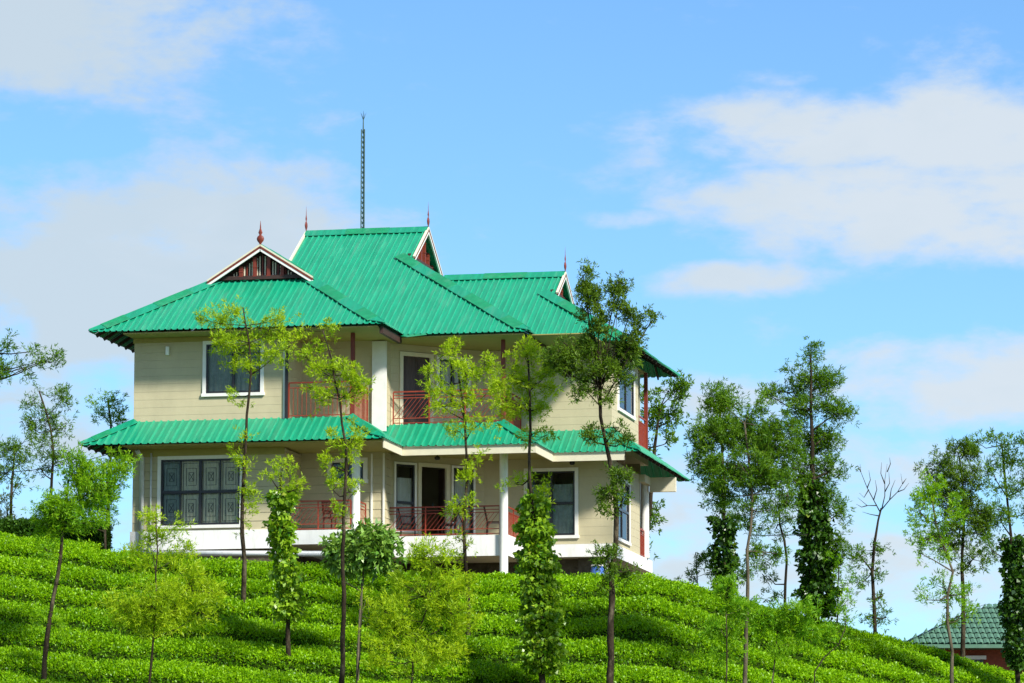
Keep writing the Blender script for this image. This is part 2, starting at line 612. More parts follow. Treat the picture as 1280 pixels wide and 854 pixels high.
def window(wl, u0, u1, z0, z1, cols=2, rows=1, frame=.11, curtain='curtain', grille=False, glass='glass', blind=None, label=None, sash='black'):
    """outer white surround = the window part; black sash, panes, curtain, grille are sub-parts. u0..z1 is the outer edge"""
    w, h = u1 - u0, z1 - z0
    mb = MB()
    f = frame
    mb.box(0, w, -.05, .06, h - f, h)
    mb.box(-.03, w + .03, -.07, .06, -.0, f * .9)
    mb.box(0, f, -.05, .06, f * .9, h - f)
    mb.box(w - f, w, -.05, .06, f * .9, h - f)
    o = link('window', mb.mesh('window', M['white']), house, onwall(wl, u0, 0, z0), wl[2])
    if label:
        o['label'] = label
    iw, ih = w - 2 * f, h - 2 * f
    sb = MB()
    t = .055
    sb.box(f, f + t, -.02, .05, f, h - f)
    sb.box(w - f - t, w - f, -.02, .05, f, h - f)
    sb.box(f + t, w - f - t, -.02, .05, f, f + t)
    sb.box(f + t, w - f - t, -.02, .05, h - f - t, h - f)
    for c in range(1, cols):
        x = f + iw * c / cols
        mw = .04 if cols < 4 or c == 2 else .016
        sb.box(x - mw, x + mw, -.022, .048, f + t, h - f - t)
    rz = []
    if rows == 2:
        rz = [f + ih * .5]
    elif rows == 3:
        rz = [f + ih * .42]
    for z in rz:
        sb.box(f + t, w - f - t, -.024, .046, z - .04, z + .04)
    sub('sash', sb.mesh('sash', M[sash]), o)
    zz = [f + t] + rz + [h - f - t]
    pm = MB()
    pw = iw / cols
    for c in range(cols):
        for r in range(len(zz) - 1):
            g = MB()
            g.box(0, pw - .004, 0, .008, 0, zz[r + 1] - zz[r] - .004)
            sub('pane', g.mesh('pane', M[glass]), o, (f + pw * c + .002, .012, zz[r] + .002))
    if curtain:
        for c in range(cols):
            if grille and c in (0,):
                sub('curtain', wavy(pw * .96, ih, M['drape'], 'curtain'), o, (f + pw * c, .13, f))
            else:
                sub('curtain', wavy(pw * .96, ih * (1 if not blind else blind), M[curtain], 'curtain', amp=.02 if blind else .035), o,
                    (f + pw * c, .10, f))
    if grille:
        gb = MB()
        for c in range(cols):
            for r in range(len(zz) - 1):
                cx = f + pw * (c + .5)
                cz = (zz[r] + zz[r + 1]) / 2
                hw, hh = pw * .42, (zz[r + 1] - zz[r]) * .46
                for k in (.95, .6, .3):
                    a, b = hw * k, hh * k
                    for (x0, z0_, x1, z1_) in ((-a, -b, a, -b), (a, -b, a, b), (a, b, -a, b), (-a, b, -a, -b)):
                        gb.bar((cx + x0, .075, cz + z0_), (cx + x1, .075, cz + z1_), .012)
                gb.bar((cx - hw * .24, .078, cz - hh * .24), (cx + hw * .24, .078, cz + hh * .24), .014)
                gb.bar((cx + hw * .24, .082, cz - hh * .24), (cx - hw * .24, .082, cz + hh * .24), .014)
        sub('window_grille', gb.mesh('window_grille', M['black']), o)
    return o


def door(wl, u0, u1, z0, z1, frame=.12, label=None, opened=False):
    w, h = u1 - u0, z1 - z0
    mb = MB()
    mb.box(0, frame, -.05, .08, 0, h)
    mb.box(w - frame, w, -.05, .08, 0, h)
    mb.box(frame, w - frame, -.05, .08, h - frame, h)
    o = link('door', mb.mesh('door', M['cream']), house, onwall(wl, u0, 0, z0), wl[2])
    if label:
        o['label'] = label
    iw = w - 2 * frame
    lw = iw / 2 - .01
    lf = MB()
    lf.box(0, lw, 0, .04, 0, h - frame - .02)
    for (a, b) in ((.1, .42), (.5, .95)):
        zz0, zz1 = a * (h - frame), b * (h - frame)
        for k in range(3 if b < .5 else 1):
            pass
        lf.box(.06, lw - .06, -.012, .0, zz0, zz1)
        lf.box(.10, lw - .10, -.022, -.012, zz0 + .05, zz1 - .05)
    lm = lf.mesh('door_leaf', M['door'])
    hd = MB()
    hd.tube([(0, -.05, 0), (0, -.05, .16)], [.012, .012], 6)
    for s_ in range(2):
        if opened:
            l = sub('door_leaf', lm, o, (frame + (0 if s_ == 0 else iw), .05, .01), (0, 0, math.radians(100 if s_ == 0 else 80)))
        else:
            l = sub('door_leaf', lm, o, (frame + .005 + s_ * (lw + .01), .03, .01))
    sub('handle', hd.mesh('handle', M['steel']), o, (w / 2 - .05, .0, 1.0))
    return o


# ---- storeys
LZ0, LZ1 = -.02, 2.52
UZ0, UZ1 = 3.40, 6.12
wl_lf = wall((0, W1), (XP, W1), LZ0, LZ1, [(.87, 3.57, .1, 2.28)])
wall((0, 13), (0, W1), LZ0, LZ1, [], boards=False)
wall((XP, W1), (XP, PB), LZ0, LZ1)
wl_pb = wall((XP, PB), (XPB, PB), FL, LZ1 + .05, [(.92, 2.12, 1.62, 2.32)])
wall((XPB, PB), (XPB, 3.3), FL, LZ1 + .05)
wl_dg = wall((XPB, 3.3), (10.2, W2), FL, LZ1 + .05, [(.16, .92, .12, 2.28), (1.06, 2.16, FL, 2.3), (2.32, 3.14, .12, 2.28)])
wl_bk = wall((10.2, W2), (XR, W2), -.2, LZ1 + .05, [(1.36, 3.06, .02, 2.22)], lip=.0065)
wl_rs = wall((XR, W2), (XR, 10.8), -.2, LZ1, [(.42, 3.02, 0, 2.02)], lip=.0065)
wall((XR, 10.8), (12.2, 10.8), FL, LZ1, boards=False)
wall((12.2, 10.8), (12.2, 13), FL, LZ1, boards=False)
wall((12.2, 13), (0, 13), FL, LZ1, boards=False)
wu_lf = wall((0, W1), (XP - .02, W1), UZ0, UZ1, [(2.30, 4.22, 4.26, 5.92)], pitch=.25)
wall((0, 13), (0, W1), UZ0, UZ1, [], boards=False)
wall((XP - .02, W1), (XP - .02, PB), UZ0, UZ1, pitch=.25)
wu_pb = wall((XP - .02, PB), (XPB, PB), UZ0, UZ1, pitch=.25)
wall((XPB, PB), (XPB, 3.3), UZ0, UZ1, pitch=.25)
wu_dg = wall((XPB, 3.3), (10.2, W2), UZ0, UZ1, [(.36, 1.54, FU, 5.82), (1.74, 2.94, 4.15, 5.8)], pitch=.25)
wu_bk = wall((10.2, W2), (XR, W2), UZ0, UZ1, pitch=.25)
wu_rs = wall((XR, W2), (XR, 10.6), UZ0, UZ1, [(1.05, 3.95, 4.26, 5.76)], pitch=.25)
wall((XR, 10.6), (12.2, 10.6), UZ0, UZ1, boards=False)
wall((12.2, 10.6), (12.2, 13), UZ0, UZ1, boards=False)
wall((12.2, 13), (0, 13), UZ0, UZ1, boards=False)

window(wl_lf, .82, 3.62, .05, 2.34, cols=4, rows=2, grille=True, label='wide ground floor window with four sashes, pale curtains and nested iron grille')
window(wl_pb, .86, 2.18, 1.56, 2.38, cols=2, rows=1, curtain=None, glass='mirror', frame=.14, label='small high window above the porch rail')
window(wl_dg, .12, .96, .08, 2.32, cols=1, rows=3, curtain='net', blind=.8, frame=.07, label='tall narrow window left of the porch door')
door(wl_dg, 1.02, 2.20, FL, 2.34, opened=True, label='dark open porch doorway')
window(wl_dg, 2.28, 3.18, .08, 2.32, cols=1, rows=3, curtain='net', blind=.84, frame=.07, label='tall narrow window right of the porch door')
window(wl_bk, 1.32, 3.10, -.02, 2.26, cols=2, rows=2, curtain='drape', blind=.8, label='ground floor window beside the vine covered trunk')
window(wl_rs, .38, 3.06, -.04, 2.06, cols=2, rows=2, curtain='net', blind=.9, glass='mirror', label='side window mirroring trees')
window(wu_lf, 2.26, 4.26, 4.20, 5.97, cols=2, rows=1, curtain='drape', label='upper window with two sashes')
door(wu_dg, .32, 1.58, FU, 5.87, label='dark panelled balcony door with cream frame')
window(wu_dg, 1.70, 2.98, 4.10, 5.85, cols=2, rows=1, curtain='net', label='balcony window with pale curtain')
window(wu_rs, 1.0, 4.0, 4.2, 5.82, cols=2, rows=1, curtain='net', glass='mirror', label='upper side window mirroring the sky')

# corner trims
ct = MB()
for (x, y, z0, z1) in ((7.27, PB - .02, FL, 2.5), (7.66, PB - .02, FL, 2.5), (7.30, PB - .02, UZ0, UZ1 - .04), (7.66, PB - .02, UZ0, UZ1 - .04)):
    ct.box(x - .025, x + .03, y - .035, y + .02, z0, z1)
ct.box(XP - .06, XP + .02, W1 - .03, W1 + .12, UZ0, 5.9)
hpart('corner_trim', ct, M['white'])
# upper corner pier painted white on the balcony corner
pr = MB()
pr.box(7.28, 7.745, PB - .10, PB - .024, UZ0 - .2, UZ1 - .04)
hpart('pier', pr, M['white'], label='white corner pier between the two upper balconies')

# ---- floors and plinth
sb = MB()
sb.box(-.06, XP + .02, W1 - .05, 12.9, -.62, -.022)
hpart('plinth', sb, M['slab'], label='white plinth band under the left room')
sb = MB()
sb.box(XP + .023, 7.46, W1 - .08, 4.0, -.52, -.08)
hpart('porch_floor', sb, M['slab'], label='white edged floor of the left porch')
sb = MB()
sb.add([(7.463, MSY, -.76), (11.56, MSY, -.76), (11.56, W2 - .06, -.76), (7.463, W2 - .06, -.76),
        (7.463, MSY, -.10), (11.56, MSY, -.10), (11.56, W2 - .06, -.10), (7.463, W2 - .06, -.10)],
       [(0, 3, 2, 1), (4, 5, 6, 7), (0, 1, 5, 4), (1, 2, 6, 5), (2, 3, 7, 6), (3, 0, 4, 7)])
hpart('porch_floor', sb, M['slab'], label='white edged floor of the middle porch')
sb = MB()
sb.box(9.0, XR + .06, W2 - .05, 12.85, -.62, -.21)
hpart('plinth', sb, M['slab'], label='white plinth band under the right wing')
for nm, bx in (('upper_floor', (.1, 7.12, W1 + .05, 12.9, 3.0, FU)), ('upper_floor', (7.12, 11.42, MSY + .02, 12.9, 3.0, FU - .004)), ('upper_floor', (11.42, 14.36, W2 + .05, 12.7, 3.0, FU - .008))):
    sb = MB()
    sb.box(*bx)
    hpart(nm, sb, M['cream'])
# dark foundation set back under the floors
sb = MB()
sb.box(-.0, XP - .3, W1 + .15, 12.5, -2.2, -.62)
sb.box(XP - .3, 13.9, 6.6, 12.4, -2.6, -.62)
sb.box(13.2, 13.6, 6.3, 6.6, -3, -.62)
hpart('foundation', sb, M['stone'])
sb = MB()
sb.box(-.12, .25, .45, .8, -1.6, -.625)
hpart('foundation_pier', sb, M['core'])

# ---- roofs
roof_o = None


def plane_sheets(parent, axis, eave, sgn, z0, slope, lower, upper, width=1.0, rib=.2, name='roof_sheet'):
    """ribbed sheets on one roof plane. axis: 'x' (eave runs along X at Y=eave, rising towards sgn*Y) or 'y'.
       lower/upper: [(u, Z)] outlines, a repeated u is a jump."""
    us = sorted({round(u, 5) for u, _ in lower + upper})
    lo_u, hi_u = us[0], us[-1]

    def ev(pts, u, mid):
        for (a, za), (b, zb) in zip(pts[:-1], pts[1:]):
            if b - a > 1e-9 and a <= mid <= b:
                return za + (zb - za) * (u - a) / (b - a)
        return pts[0][1] if mid < pts[0][0] else pts[-1][1]
    nl = math.sqrt(1 + slope * slope)

    def P(u, Z, h):
        run = (Z - z0) / slope
        # offset h along the plane normal
        off = h * slope / nl
        t = eave + sgn * run - sgn * off
        zz = Z + h / nl
        return (u, t, zz) if axis == 'x' else (t, u, zz)
    prof = [(0, 0), (rib * .60, 0), (rib * .72, .036), (rib * .88, .036), (rib, 0)]
    k = math.floor(lo_u / width)
    flip = (axis == 'x') == (sgn > 0)
    while k * width < hi_u - 1e-6:
        a, b = max(k * width, lo_u), min((k + 1) * width, hi_u)
        lift = .006 * (k % 2)
        ss = {a, b}
        j = math.floor(a / rib)
        while j * rib < b:
            for o, _ in prof[:-1]:
                if a < j * rib + o < b:
                    ss.add(j * rib + o)
            j += 1
        for u in us:
            if a < u < b:
                ss.add(u)
        ss = sorted(ss)

        def hgt(u):
            o = u - math.floor(u / rib + 1e-9) * rib
            for (p0, h0), (p1, h1) in zip(prof[:-1], prof[1:]):
                if p0 - 1e-9 <= o <= p1 + 1e-9:
                    return h0 + (h1 - h0) * (o - p0) / (p1 - p0) + lift
            return lift
        mb = MB()
        tops = []
        for s0, s1 in zip(ss[:-1], ss[1:]):
            if s1 - s0 < 1e-4:
                continue
            mid = (s0 + s1) / 2
            l0, l1 = ev(lower, s0, mid), ev(lower, s1, mid)
            u0, u1 = ev(upper, s0, mid), ev(upper, s1, mid)
            if u0 - l0 < 1e-4 and u1 - l1 < 1e-4:
                continue
            h0, h1 = hgt(s0), hgt(s1)
            vs = [P(s0, l0, h0), P(s1, l1, h1), P(s1, max(u1, l1), h1), P(s0, max(u0, l0), h0)]
            mb.add(vs, [(0, 1, 2, 3) if flip else (3, 2, 1, 0)])
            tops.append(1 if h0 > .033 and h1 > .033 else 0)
        if mb.f:
            me = mb.mesh(name, M['roof_' + axis])
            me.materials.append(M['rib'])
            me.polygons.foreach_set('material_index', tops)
            link(name, me, parent)
        k += 1


def cap(parent, p, q, d1, d2, w=.36, seg=1.25, name='hip_cap', lift=.075):
    """folded cap pieces along the line p-q; d1, d2 = directions down the two planes (unit, along the slope)"""
    p, q = Vector(p), Vector(q)
    n = max(1, round((q - p).length / seg))
    d1, d2 = Vector(d1).normalized(), Vector(d2).normalized()
    upv = Vector((0, 0, 1))
    tdir = (q - p).normalized()
    d1 = (d1 - tdir * d1.dot(tdir)).normalized()
    d2 = (d2 - tdir * d2.dot(tdir)).normalized()
    full = w
    L_ = (q - p).length
    hip = abs(tdir.z) > .05
    n = max(n, 2) if hip else n
    st = [i / n for i in range(n + 1)]
    if hip:
        st = [0.0, min(.45 / L_, .4)] + st[1:]
        n += 1
    for i in range(n):
        a = p.lerp(q, st[i])
        b = p.lerp(q, min(1, st[i + 1] + .02))
        lf = lift + .010 * (i % 2)
        mb = MB()
        vs = []
        for c in (a, b):
            w = min(full, .05 + .75 * (c - p).length) if hip else full
            top = c + upv * (lf + .03)
            e1 = c + d1 * w + upv * lf
            e2 = c + d2 * w + upv * lf
            vs += [e1, top, e2, e1 - upv * .02, e2 - upv * .02]
        mb.add(vs, [(0, 1, 6, 5), (1, 2, 7, 6), (0, 5, 8, 3), (2, 4, 9, 7), (0, 3, 4, 2, 1), (5, 6, 7, 9, 8)])
        link(name, mb.mesh(name, M['cap' if i % 2 else 'roof_x']), parent)


# frame of the upper roof = the 'roof' part; sheets, caps hang on it
ZE = 6.2
LXL, LXR, LY = -1.15, 8.42, -.55
LC = (LXL + LXR) / 2
MY, MXR = 2.1, 12.5
RY, RXR = 4.9, 15.2
RID_M, RID_R = 9.4, 9.6
BY_M, BY_R = 2 * RID_M - MY, 2 * RID_R - RY
LG, ML, MG, RG = 2.65, 3.3, 7.1, 11.75     # gablet walls
OV = .38
OVL = .06
zL = ZE + SL * (LC - LXL)                   # left ridge
zM = ZE + SL * (RID_M - MY)
zR = ZE + SL * (RID_R - RY)
gl = ZE + SL * (LG - LY)
gml = ZE + SL * (ML - LXL)
gmr = ZE + SL * (MXR - MG)
gr = ZE + SL * (RXR - RG)
rf = MB()
rf.bar((ML - OVL + .1, RID_M, zM - .08), (MG + OV - .1, RID_M, zM - .08), .08, .12)
roof_o = hpart('roof', rf, M['dark'], label='green ribbed metal roof with four small gablets')
for (a, b) in (((LC, LG - OV + .1, zL - .08), (LC, 6.7, zL - .08)), ((8.2, RID_R, zR - .08), (RG + OV - .1, RID_R, zR - .08))):
    rb = MB()
    rb.bar(a, b, .08, .12)
    link('ridge_beam', rb.mesh('ridge_beam', M['dark']), roof_o)


def rafter(parent, a, dx, dy, run, slope):
    rb = MB()
    rb.bar(a, (a[0] + dx * run, a[1] + dy * run, a[2] + slope * run - .04), .05, .09)
    link('rafter', rb.mesh('rafter', M['dark']), parent)


k = LY + .6
while k < 13:
    rafter(roof_o, (LXL + .06, k, ZE - .055), 1, 0, min(1.9, k - LY - .1), SL)
    k += .75
k = RY + .6
while k < BY_R - .3:
    rafter(roof_o, (RXR - .06, k, ZE - .055), -1, 0, min(1.5, k - RY - .1, BY_R - k - .1), SL)
    k += .75
k = 12.2
while k < RXR - .3:
    rafter(roof_o, (k, BY_R - .06, ZE - .055), 0, -1, min(2.1, RXR - k - .1), SL)
    k += .75
hy = lambda t: ZE + SL * t
jl = LG - OV
plane_sheets(roof_o, 'x', LY, 1, ZE, SL, [(LXL, ZE), (LXR, ZE)], [(LXL, ZE), (LXL + LG - LY, gl), (LXR - (LG - LY), gl), (LXR, ZE)])
plane_sheets(roof_o, 'y', LXR, -1, ZE, SL, [(LY, ZE), (MY, ZE), (MY + LXR - LC, zL)],
             [(LY, ZE), (jl, hy(jl - LY)), (jl, zL), (MY + LXR - LC, zL)])
plane_sheets(roof_o, 'y', LXL, 1, ZE, SL, [(LY, ZE), (BY_M, ZE)],
             [(LY, ZE), (jl, hy(jl - LY)), (jl, zL), (MY + LC - LXL, zL), (MY + LC - LXL, gml), (BY_M - (ML - LXL), gml), (BY_M, ZE)])
plane_sheets(roof_o, 'x', MY, 1, ZE, SL,
             [(ML - OVL, gml - .02), (ML, gml), (LC, zL), (LXR, ZE), (MXR, ZE)],
             [(ML - OVL, zM), (MG + OV, zM), (MG + OV, hy(MXR - MG - OV)), (MXR, ZE)])
plane_sheets(roof_o, 'y', MXR, -1, ZE, SL, [(MY, ZE), (RY, ZE), (RID_R, zR), (BY_R, ZE), (BY_M, ZE)],
             [(MY, ZE), (MY + MXR - MG, gmr), (BY_M - (MXR - MG), gmr), (BY_M, ZE)])
plane_sheets(roof_o, 'x', RY, 1, ZE, SL, [(MXR - (zR - ZE) / SL, zR), (MXR, ZE), (RXR, ZE)],
             [(MXR - (zR - ZE) / SL, zR), (RG + OV, zR), (RG + OV, hy(RXR - RG - OV)), (RXR, ZE)])
plane_sheets(roof_o, 'y', RXR, -1, ZE, SL, [(RY, ZE), (BY_R, ZE)],
             [(RY, ZE), (RY + RXR - RG, gr), (BY_R - (RXR - RG), gr), (BY_R, ZE)])
plane_sheets(roof_o, 'x', BY_M, -1, ZE, SL, [(LXL, ZE), (MXR, ZE)],
             [(LXL, ZE), (ML - OVL, hy(ML - OVL - LXL)), (ML - OVL, zM), (MG + OV, zM), (MG + OV, hy(MXR - MG - OV)), (MXR, ZE)], width=2.5)
plane_sheets(roof_o, 'x', BY_R, -1, ZE, SL, [(MXR - (zR - ZE) / SL, zR), (MXR, ZE), (RXR, ZE)],
             [(MXR - (zR - ZE) / SL, zR), (RG + OV, zR), (RG + OV, hy(RXR - RG - OV)), (RXR, ZE)], width=2.5)
DF, DB, DRr, DL = (0, -1, -SL), (0, 1, -SL), (1, 0, -SL), (-1, 0, -SL)
cap(roof_o, (LXL, LY, ZE), (LXL + LG - LY, LG, gl), DF, DL)
cap(roof_o, (LXR, LY, ZE), (LXR - LG + LY, LG, gl), DF, DRr)
cap(roof_o, (MXR, MY, ZE), (MG, MY + MXR - MG, gmr), DF, DRr)
cap(roof_o, (RXR, RY, ZE), (RG, RY + RXR - RG, gr), DF, DRr)
cap(roof_o, (RXR, BY_R, ZE), (RG, BY_R - RXR + RG, gr), DB, DRr)
cap(roof_o, (LC, jl, zL), (LC, MY + LXR - LC, zL), DL, DRr, name='ridge_cap')
cap(roof_o, (ML - OVL, RID_M, zM), (MG + OV, RID_M, zM), DF, DB, name='ridge_cap')
cap(roof_o, (8.0, RID_R, zR), (RG + OV, RID_R, zR), DF, DB, name='ridge_cap')
# valley gutters' turned lip at the two inner corners
vg = MB()
vg.add([(LXR - .45, MY + .05, ZE + .02), (LXR + .15, MY - .3, ZE - .10), (LXR + .75, MY - .04, ZE + .0), (LXR + .3, MY + .4, ZE + .16),
        (LXR - .45, MY + .05, ZE - .0), (LXR + .15, MY - .3, ZE - .12), (LXR + .75, MY - .04, ZE - .02), (LXR + .3, MY + .4, ZE + .14)],
       [(0, 1, 2, 3), (7, 6, 5, 4), (0, 4, 5, 1), (1, 5, 6, 2)])
link('valley_gutter', vg.mesh('valley_gutter', M['cap']), roof_o)


def gablet(axis, pos, c, sgn, zr, zb, posts=6, label=None, ov=.38):
    """small louvred gable. axis 'y': faces along Y at Y=pos centred on X=c, sgn = outward direction"""
    hw = (zr - zb) / SL

    def T(a, o, z):      # a along the gable, o outward
        return (c + a, pos + sgn * o, z) if axis == 'y' else (pos + sgn * o, c + a, z)
    OV = .18
    pos = pos + sgn * (ov - OV)
    mb = MB()
    mb.add([T(-hw, -.25, zb - .05), T(hw, -.25, zb - .05), T(0, -.25, zr - .03), T(-hw, -.22, zb - .05), T(hw, -.22, zb - .05), T(0, -.22, zr - .03)],
           [(0, 1, 2), (5, 4, 3), (0, 3, 4, 1), (1, 4, 5, 2), (2, 5, 3, 0)])
    g = hpart('gable', mb, M['dark'], label=label)
    # louvre slats
    n = int(2 * hw / .085)
    for i in range(n):
        a = -hw + (i + .5) * 2 * hw / n
        zt = zr - abs(a) * SL - .2
        if zt > zb + .16:
            s = MB()
            s.box(-.018, .018, -.015, .015, 0, zt - zb - .12)
            sub('slat', s.mesh('slat', M['cream'] if i % 3 else M['brown']), g, Vector(T(a, -.12, zb + .1)) - HO)
            g.children[-1].location = Vector(T(a, -.12, zb + .1))
    # posts with turned bands
    for i in range(posts):
        a = -hw * .72 + i * 2 * hw * .72 / (posts - 1)
        zt = zr - abs(a) * SL - .16
        if zt < zb + .12:
            continue
        s = MB()
        hgt = zt - zb
        s.box(-.055, .055, -.05, .05, 0, hgt)
        for zz in (.06, hgt * .5, hgt - .12):
            if 0 < zz < hgt - .03:
                s.box(-.068, .068, -.062, .062, zz, zz + .03)
        sub('post', s.mesh('post', M['brown']), g, T(a, -.03, zb))
    st = MB()
    st.bar(T(-hw * 1.0, -.02, zb + .03), T(hw * 1.0, -.02, zb + .03), .10, .12)
    sub('sill', st.mesh('sill', M['dark']), g)
    # barge boards: white outer, red line, white
    for s_ in (-1, 1):
        e = hw + .16
        for (nm, mt, o0, dz, th, hh) in (('barge_board', 'white', OV + .0, -.095, .05, .085), ('barge_trim', 'brown', OV + .01, -.02, .05, .065), ('barge_cap', 'cream', OV - .0, .045, .07, .06)):
            b = MB()
            b.bar(T(0, o0, zr + dz), T(s_ * e, o0, zr - SL * e + dz), th, hh)
            sub(nm, b.mesh(nm, M[mt]), g)
    return g


# children of a part hang at the part's own frame (world origin), so give them world coordinates
gablet('y', LG, LC, -1, zL, gl, 6, label='front gable with carved red posts and louvres')
gablet('x', ML, RID_M, -1, zM, gml, 6, label='gable on the left end of the high ridge', ov=OVL)
gablet('x', MG, RID_M, 1, zM, gmr, 6, label='gable on the right end of the high ridge')
gablet('x', RG, RID_R, 1, zR, gr, 4, label='gable of the right wing half hidden by tree')


def finial(x, y, z, label, flat):
    mb = MB()
    mb.lathe(x, y, [(.03, z - .05), (.035, z + .04), (.10, z + .12), (.125, z + .19), (.10, z + .26), (.035, z + .32), (.07, z + .39), (.05, z + .45), (.025, z + .52), (.018, z + .62), (.004, z + .78)], 12)
    h = 1.0 if flat == 1 else 1.12
    mb.v = [(x + (p[0] - x) * (1 if flat == 1 else .32), y + (p[1] - y) * (.45 if flat == 1 else 1), z + (p[2] - z) * h) for p in mb.v]
    o = hpart('finial', mb, M['brown'], True, label=label)


finial(LC, LG - OV, zL + .06, 'red finial on the front gable', 1)
finial(ML - OVL, RID_M, zM + .06, 'red finial on the left of the high ridge', 0)
finial(MG + OV, RID_M, zM + .06, 'red finial on the right of the high ridge', 0)
finial(RG + OV, RID_R, zR + .06, 'red finial on the right wing', 0)

# ---- lower skirt roof
ZS, ZT = 2.6, 3.46
RUN = 1.35
s_l = (ZT - ZS) / RUN
RR = 1.15
lj = MB()
lj.bar((.02, W1 + .25, ZT - .12), (.02, 12.9, ZT - .12), .05, .1)
low = hpart('lower_roof', lj, M['dark'], label='green ribbed metal skirt roof between the storeys')
k = 4.95
while k < 13.9:
    rafter(low, (XR + RR - .06, k, ZS - .055), -1, 0, min(RR - .1, k - (W2 - RUN) - .1), (ZT - ZS) / RR)
    k += .7
k = 0
while k < 13:
    rafter(low, (-RUN + .06, k, ZS - .055), 1, 0, min(RUN - .1, k - (W1 - RUN) - .1), s_l)
    k += .7
EY1, EX1 = W1 - RUN, 7.15 + RUN
EY2, EX2 = MSY - RUN, 11.44 + RUN
EY3, EX3 = W2 - RUN, XR + RR
plane_sheets(low, 'x', EY1, 1, ZS, s_l, [(-RUN, ZS), (EX1, ZS)], [(-RUN, ZS), (0, ZT), (7.15, ZT), (EX1, ZS)], rib=.24, width=1.2)
plane_sheets(low, 'y', -RUN, 1, ZS, s_l, [(EY1, ZS), (13, ZS)], [(EY1, ZS), (W1, ZT), (13, ZT)], rib=.24, width=1.2)
plane_sheets(low, 'y', EX1, -1, ZS, s_l, [(EY1, ZS), (EY2, ZS), (MSY, ZT)], [(EY1, ZS), (W1, ZT), (MSY, ZT)], rib=.24, width=1.2)
plane_sheets(low, 'x', EY2, 1, ZS, s_l, [(7.15, ZT), (EX1, ZS), (EX2, ZS)], [(7.15, ZT), (11.44, ZT), (EX2, ZS)], rib=.24, width=1.2)
plane_sheets(low, 'y', EX2, -1, ZS, s_l, [(EY2, ZS), (EY3, ZS), (W2, ZT)], [(EY2, ZS), (MSY, ZT), (W2, ZT)], rib=.24, width=1.2)
plane_sheets(low, 'x', EY3, 1, ZS, s_l, [(11.44, ZT), (EX2, ZS), (EX3, ZS)], [(11.44, ZT), (XR, ZT), (EX3, ZS)], rib=.24, width=1.2)
plane_sheets(low, 'y', EX3, -1, ZS, (ZT - ZS) / RR, [(EY3, ZS), (12.9 + RUN, ZS)], [(EY3, ZS), (W2, ZT), (12.9, ZT), (12.9 + RUN, ZS)], rib=.24, width=1.2)
plane_sheets(low, 'x', 12.9 + RUN, -1, ZS, s_l, [(-RUN, ZS), (EX3, ZS)], [(-RUN, ZS), (0, ZT), (XR, ZT), (EX3, ZS)], rib=.24, width=2.4)
cap(low, (-RUN, EY1, ZS), (0, W1, ZT), (0, -1, -s_l), (-1, 0, -s_l), w=.26, seg=1.0)
cap(low, (EX1, EY1, ZS), (7.15, W1, ZT), (0, -1, -s_l), (1, 0, -s_l), w=.26, seg=1.0)
cap(low, (EX2, EY2, ZS), (11.44, MSY, ZT), (0, -1, -s_l), (1, 0, -s_l), w=.26, seg=1.0)
cap(low, (EX3, EY3, ZS), (XR, W2, ZT), (0, -1, -s_l), (1, 0, -.75), w=.26, seg=1.0)

# fascias
fb = MB()
fb.box(EX1 - .10, EX1 - .06, EY1 + .2, EY2 + .055, 2.33, 2.585)
fb.box(EX1 - .058, EX2 - .06, EY2 + .06, EY2 + .10, 2.33, 2.585)
fb.box(EX2 - .10, EX2 - .06, EY2 + .102, EY3 + .056, 2.33, 2.585)
fb.box(EX2 - .058, EX3 - .5, EY3 + .06, EY3 + .10, 2.33, 2.585)
fl = MB()
hpart('fascia_board', fb, M['cream'], label='cream fascia under the porch eaves')
fb = MB()
fb.box(EX1 - .12, EX1 - .05, EY1 + .2, EY2 + .05, 2.588, 2.63)
fb.box(EX1 - .03, EX2 - .05, EY2 + .03, EY2 + .12, 2.588, 2.62)
fb.box(EX2 - .12, EX2 - .045, EY2 + .123, EY3 + .03, 2.588, 2.62)
fb.box(EX2 - .04, EX3 - .3, EY3 + .03, EY3 + .12, 2.588, 2.62)
hpart('fascia_cap', fb, M['white'])
for bx in ((LXR - .22, LXR - .10, LY + .3, MY + .1, ZE - .26, ZE - .05), (MXR - .22, MXR - .10, MY + .3, RY + .2, ZE - .26, ZE - .05)):
    fb = MB()
    fb.box(*bx)
    hpart('eave_beam', fb, M['dark'])
# ceilings / soffits
fb = MB()
fb.box(-1.0 + 1.0, 7.9, EY1 + .14, PB, 2.555, 2.585)
fb.box(7.35, EX1 - .12, EY1 + .25, MSY, 2.552, 2.588)
fb.box(EX1 - .12, EX2 - .12, EY2 + .13, W2, 2.553, 2.584)
fb.box(EX2 - .12, XR, EY3 + .12, W2, 2.554, 2.586)
hpart('soffit', fb, M['soffit'], label='boarded soffit of the ground floor porches')
fb = MB()
fb.box(-.05, LXR - .25, LY + .1, PB, ZE - .08, ZE - .045)
fb.box(7.6, MXR - .25, MY + .1, W2, ZE - .078, ZE - .043)
fb.box(MXR - .25, XR + .1, RY + .1, W2, ZE - .079, ZE - .044)
fb.box(.1, 14.3, 2.6, 12.9, ZE - .06, ZE - .03)
hpart('soffit', fb, M['soffit'], label='boarded soffit of the upper balconies')
# interior partition so that rooms stay closed
fb = MB()
fb.box(.1, 14.2, 12.0, 12.1, -.1, 6.1)
fb.box(.1, 12.0, 8.6, 8.7, -.1, 6.1)
fb.box(.25, 14.2, W1 + .3, 12.9, -.15, -.081) if False else None
hpart('partition', fb, M['core'])
fb = MB()
fb.box(.2, XP - .2, W1 + .25, 12, -.02, .01)
fb.box(XP - .2, 14.2, 6.1, 12, -.1, .0)
hpart('room_floor', fb, M['floor'])
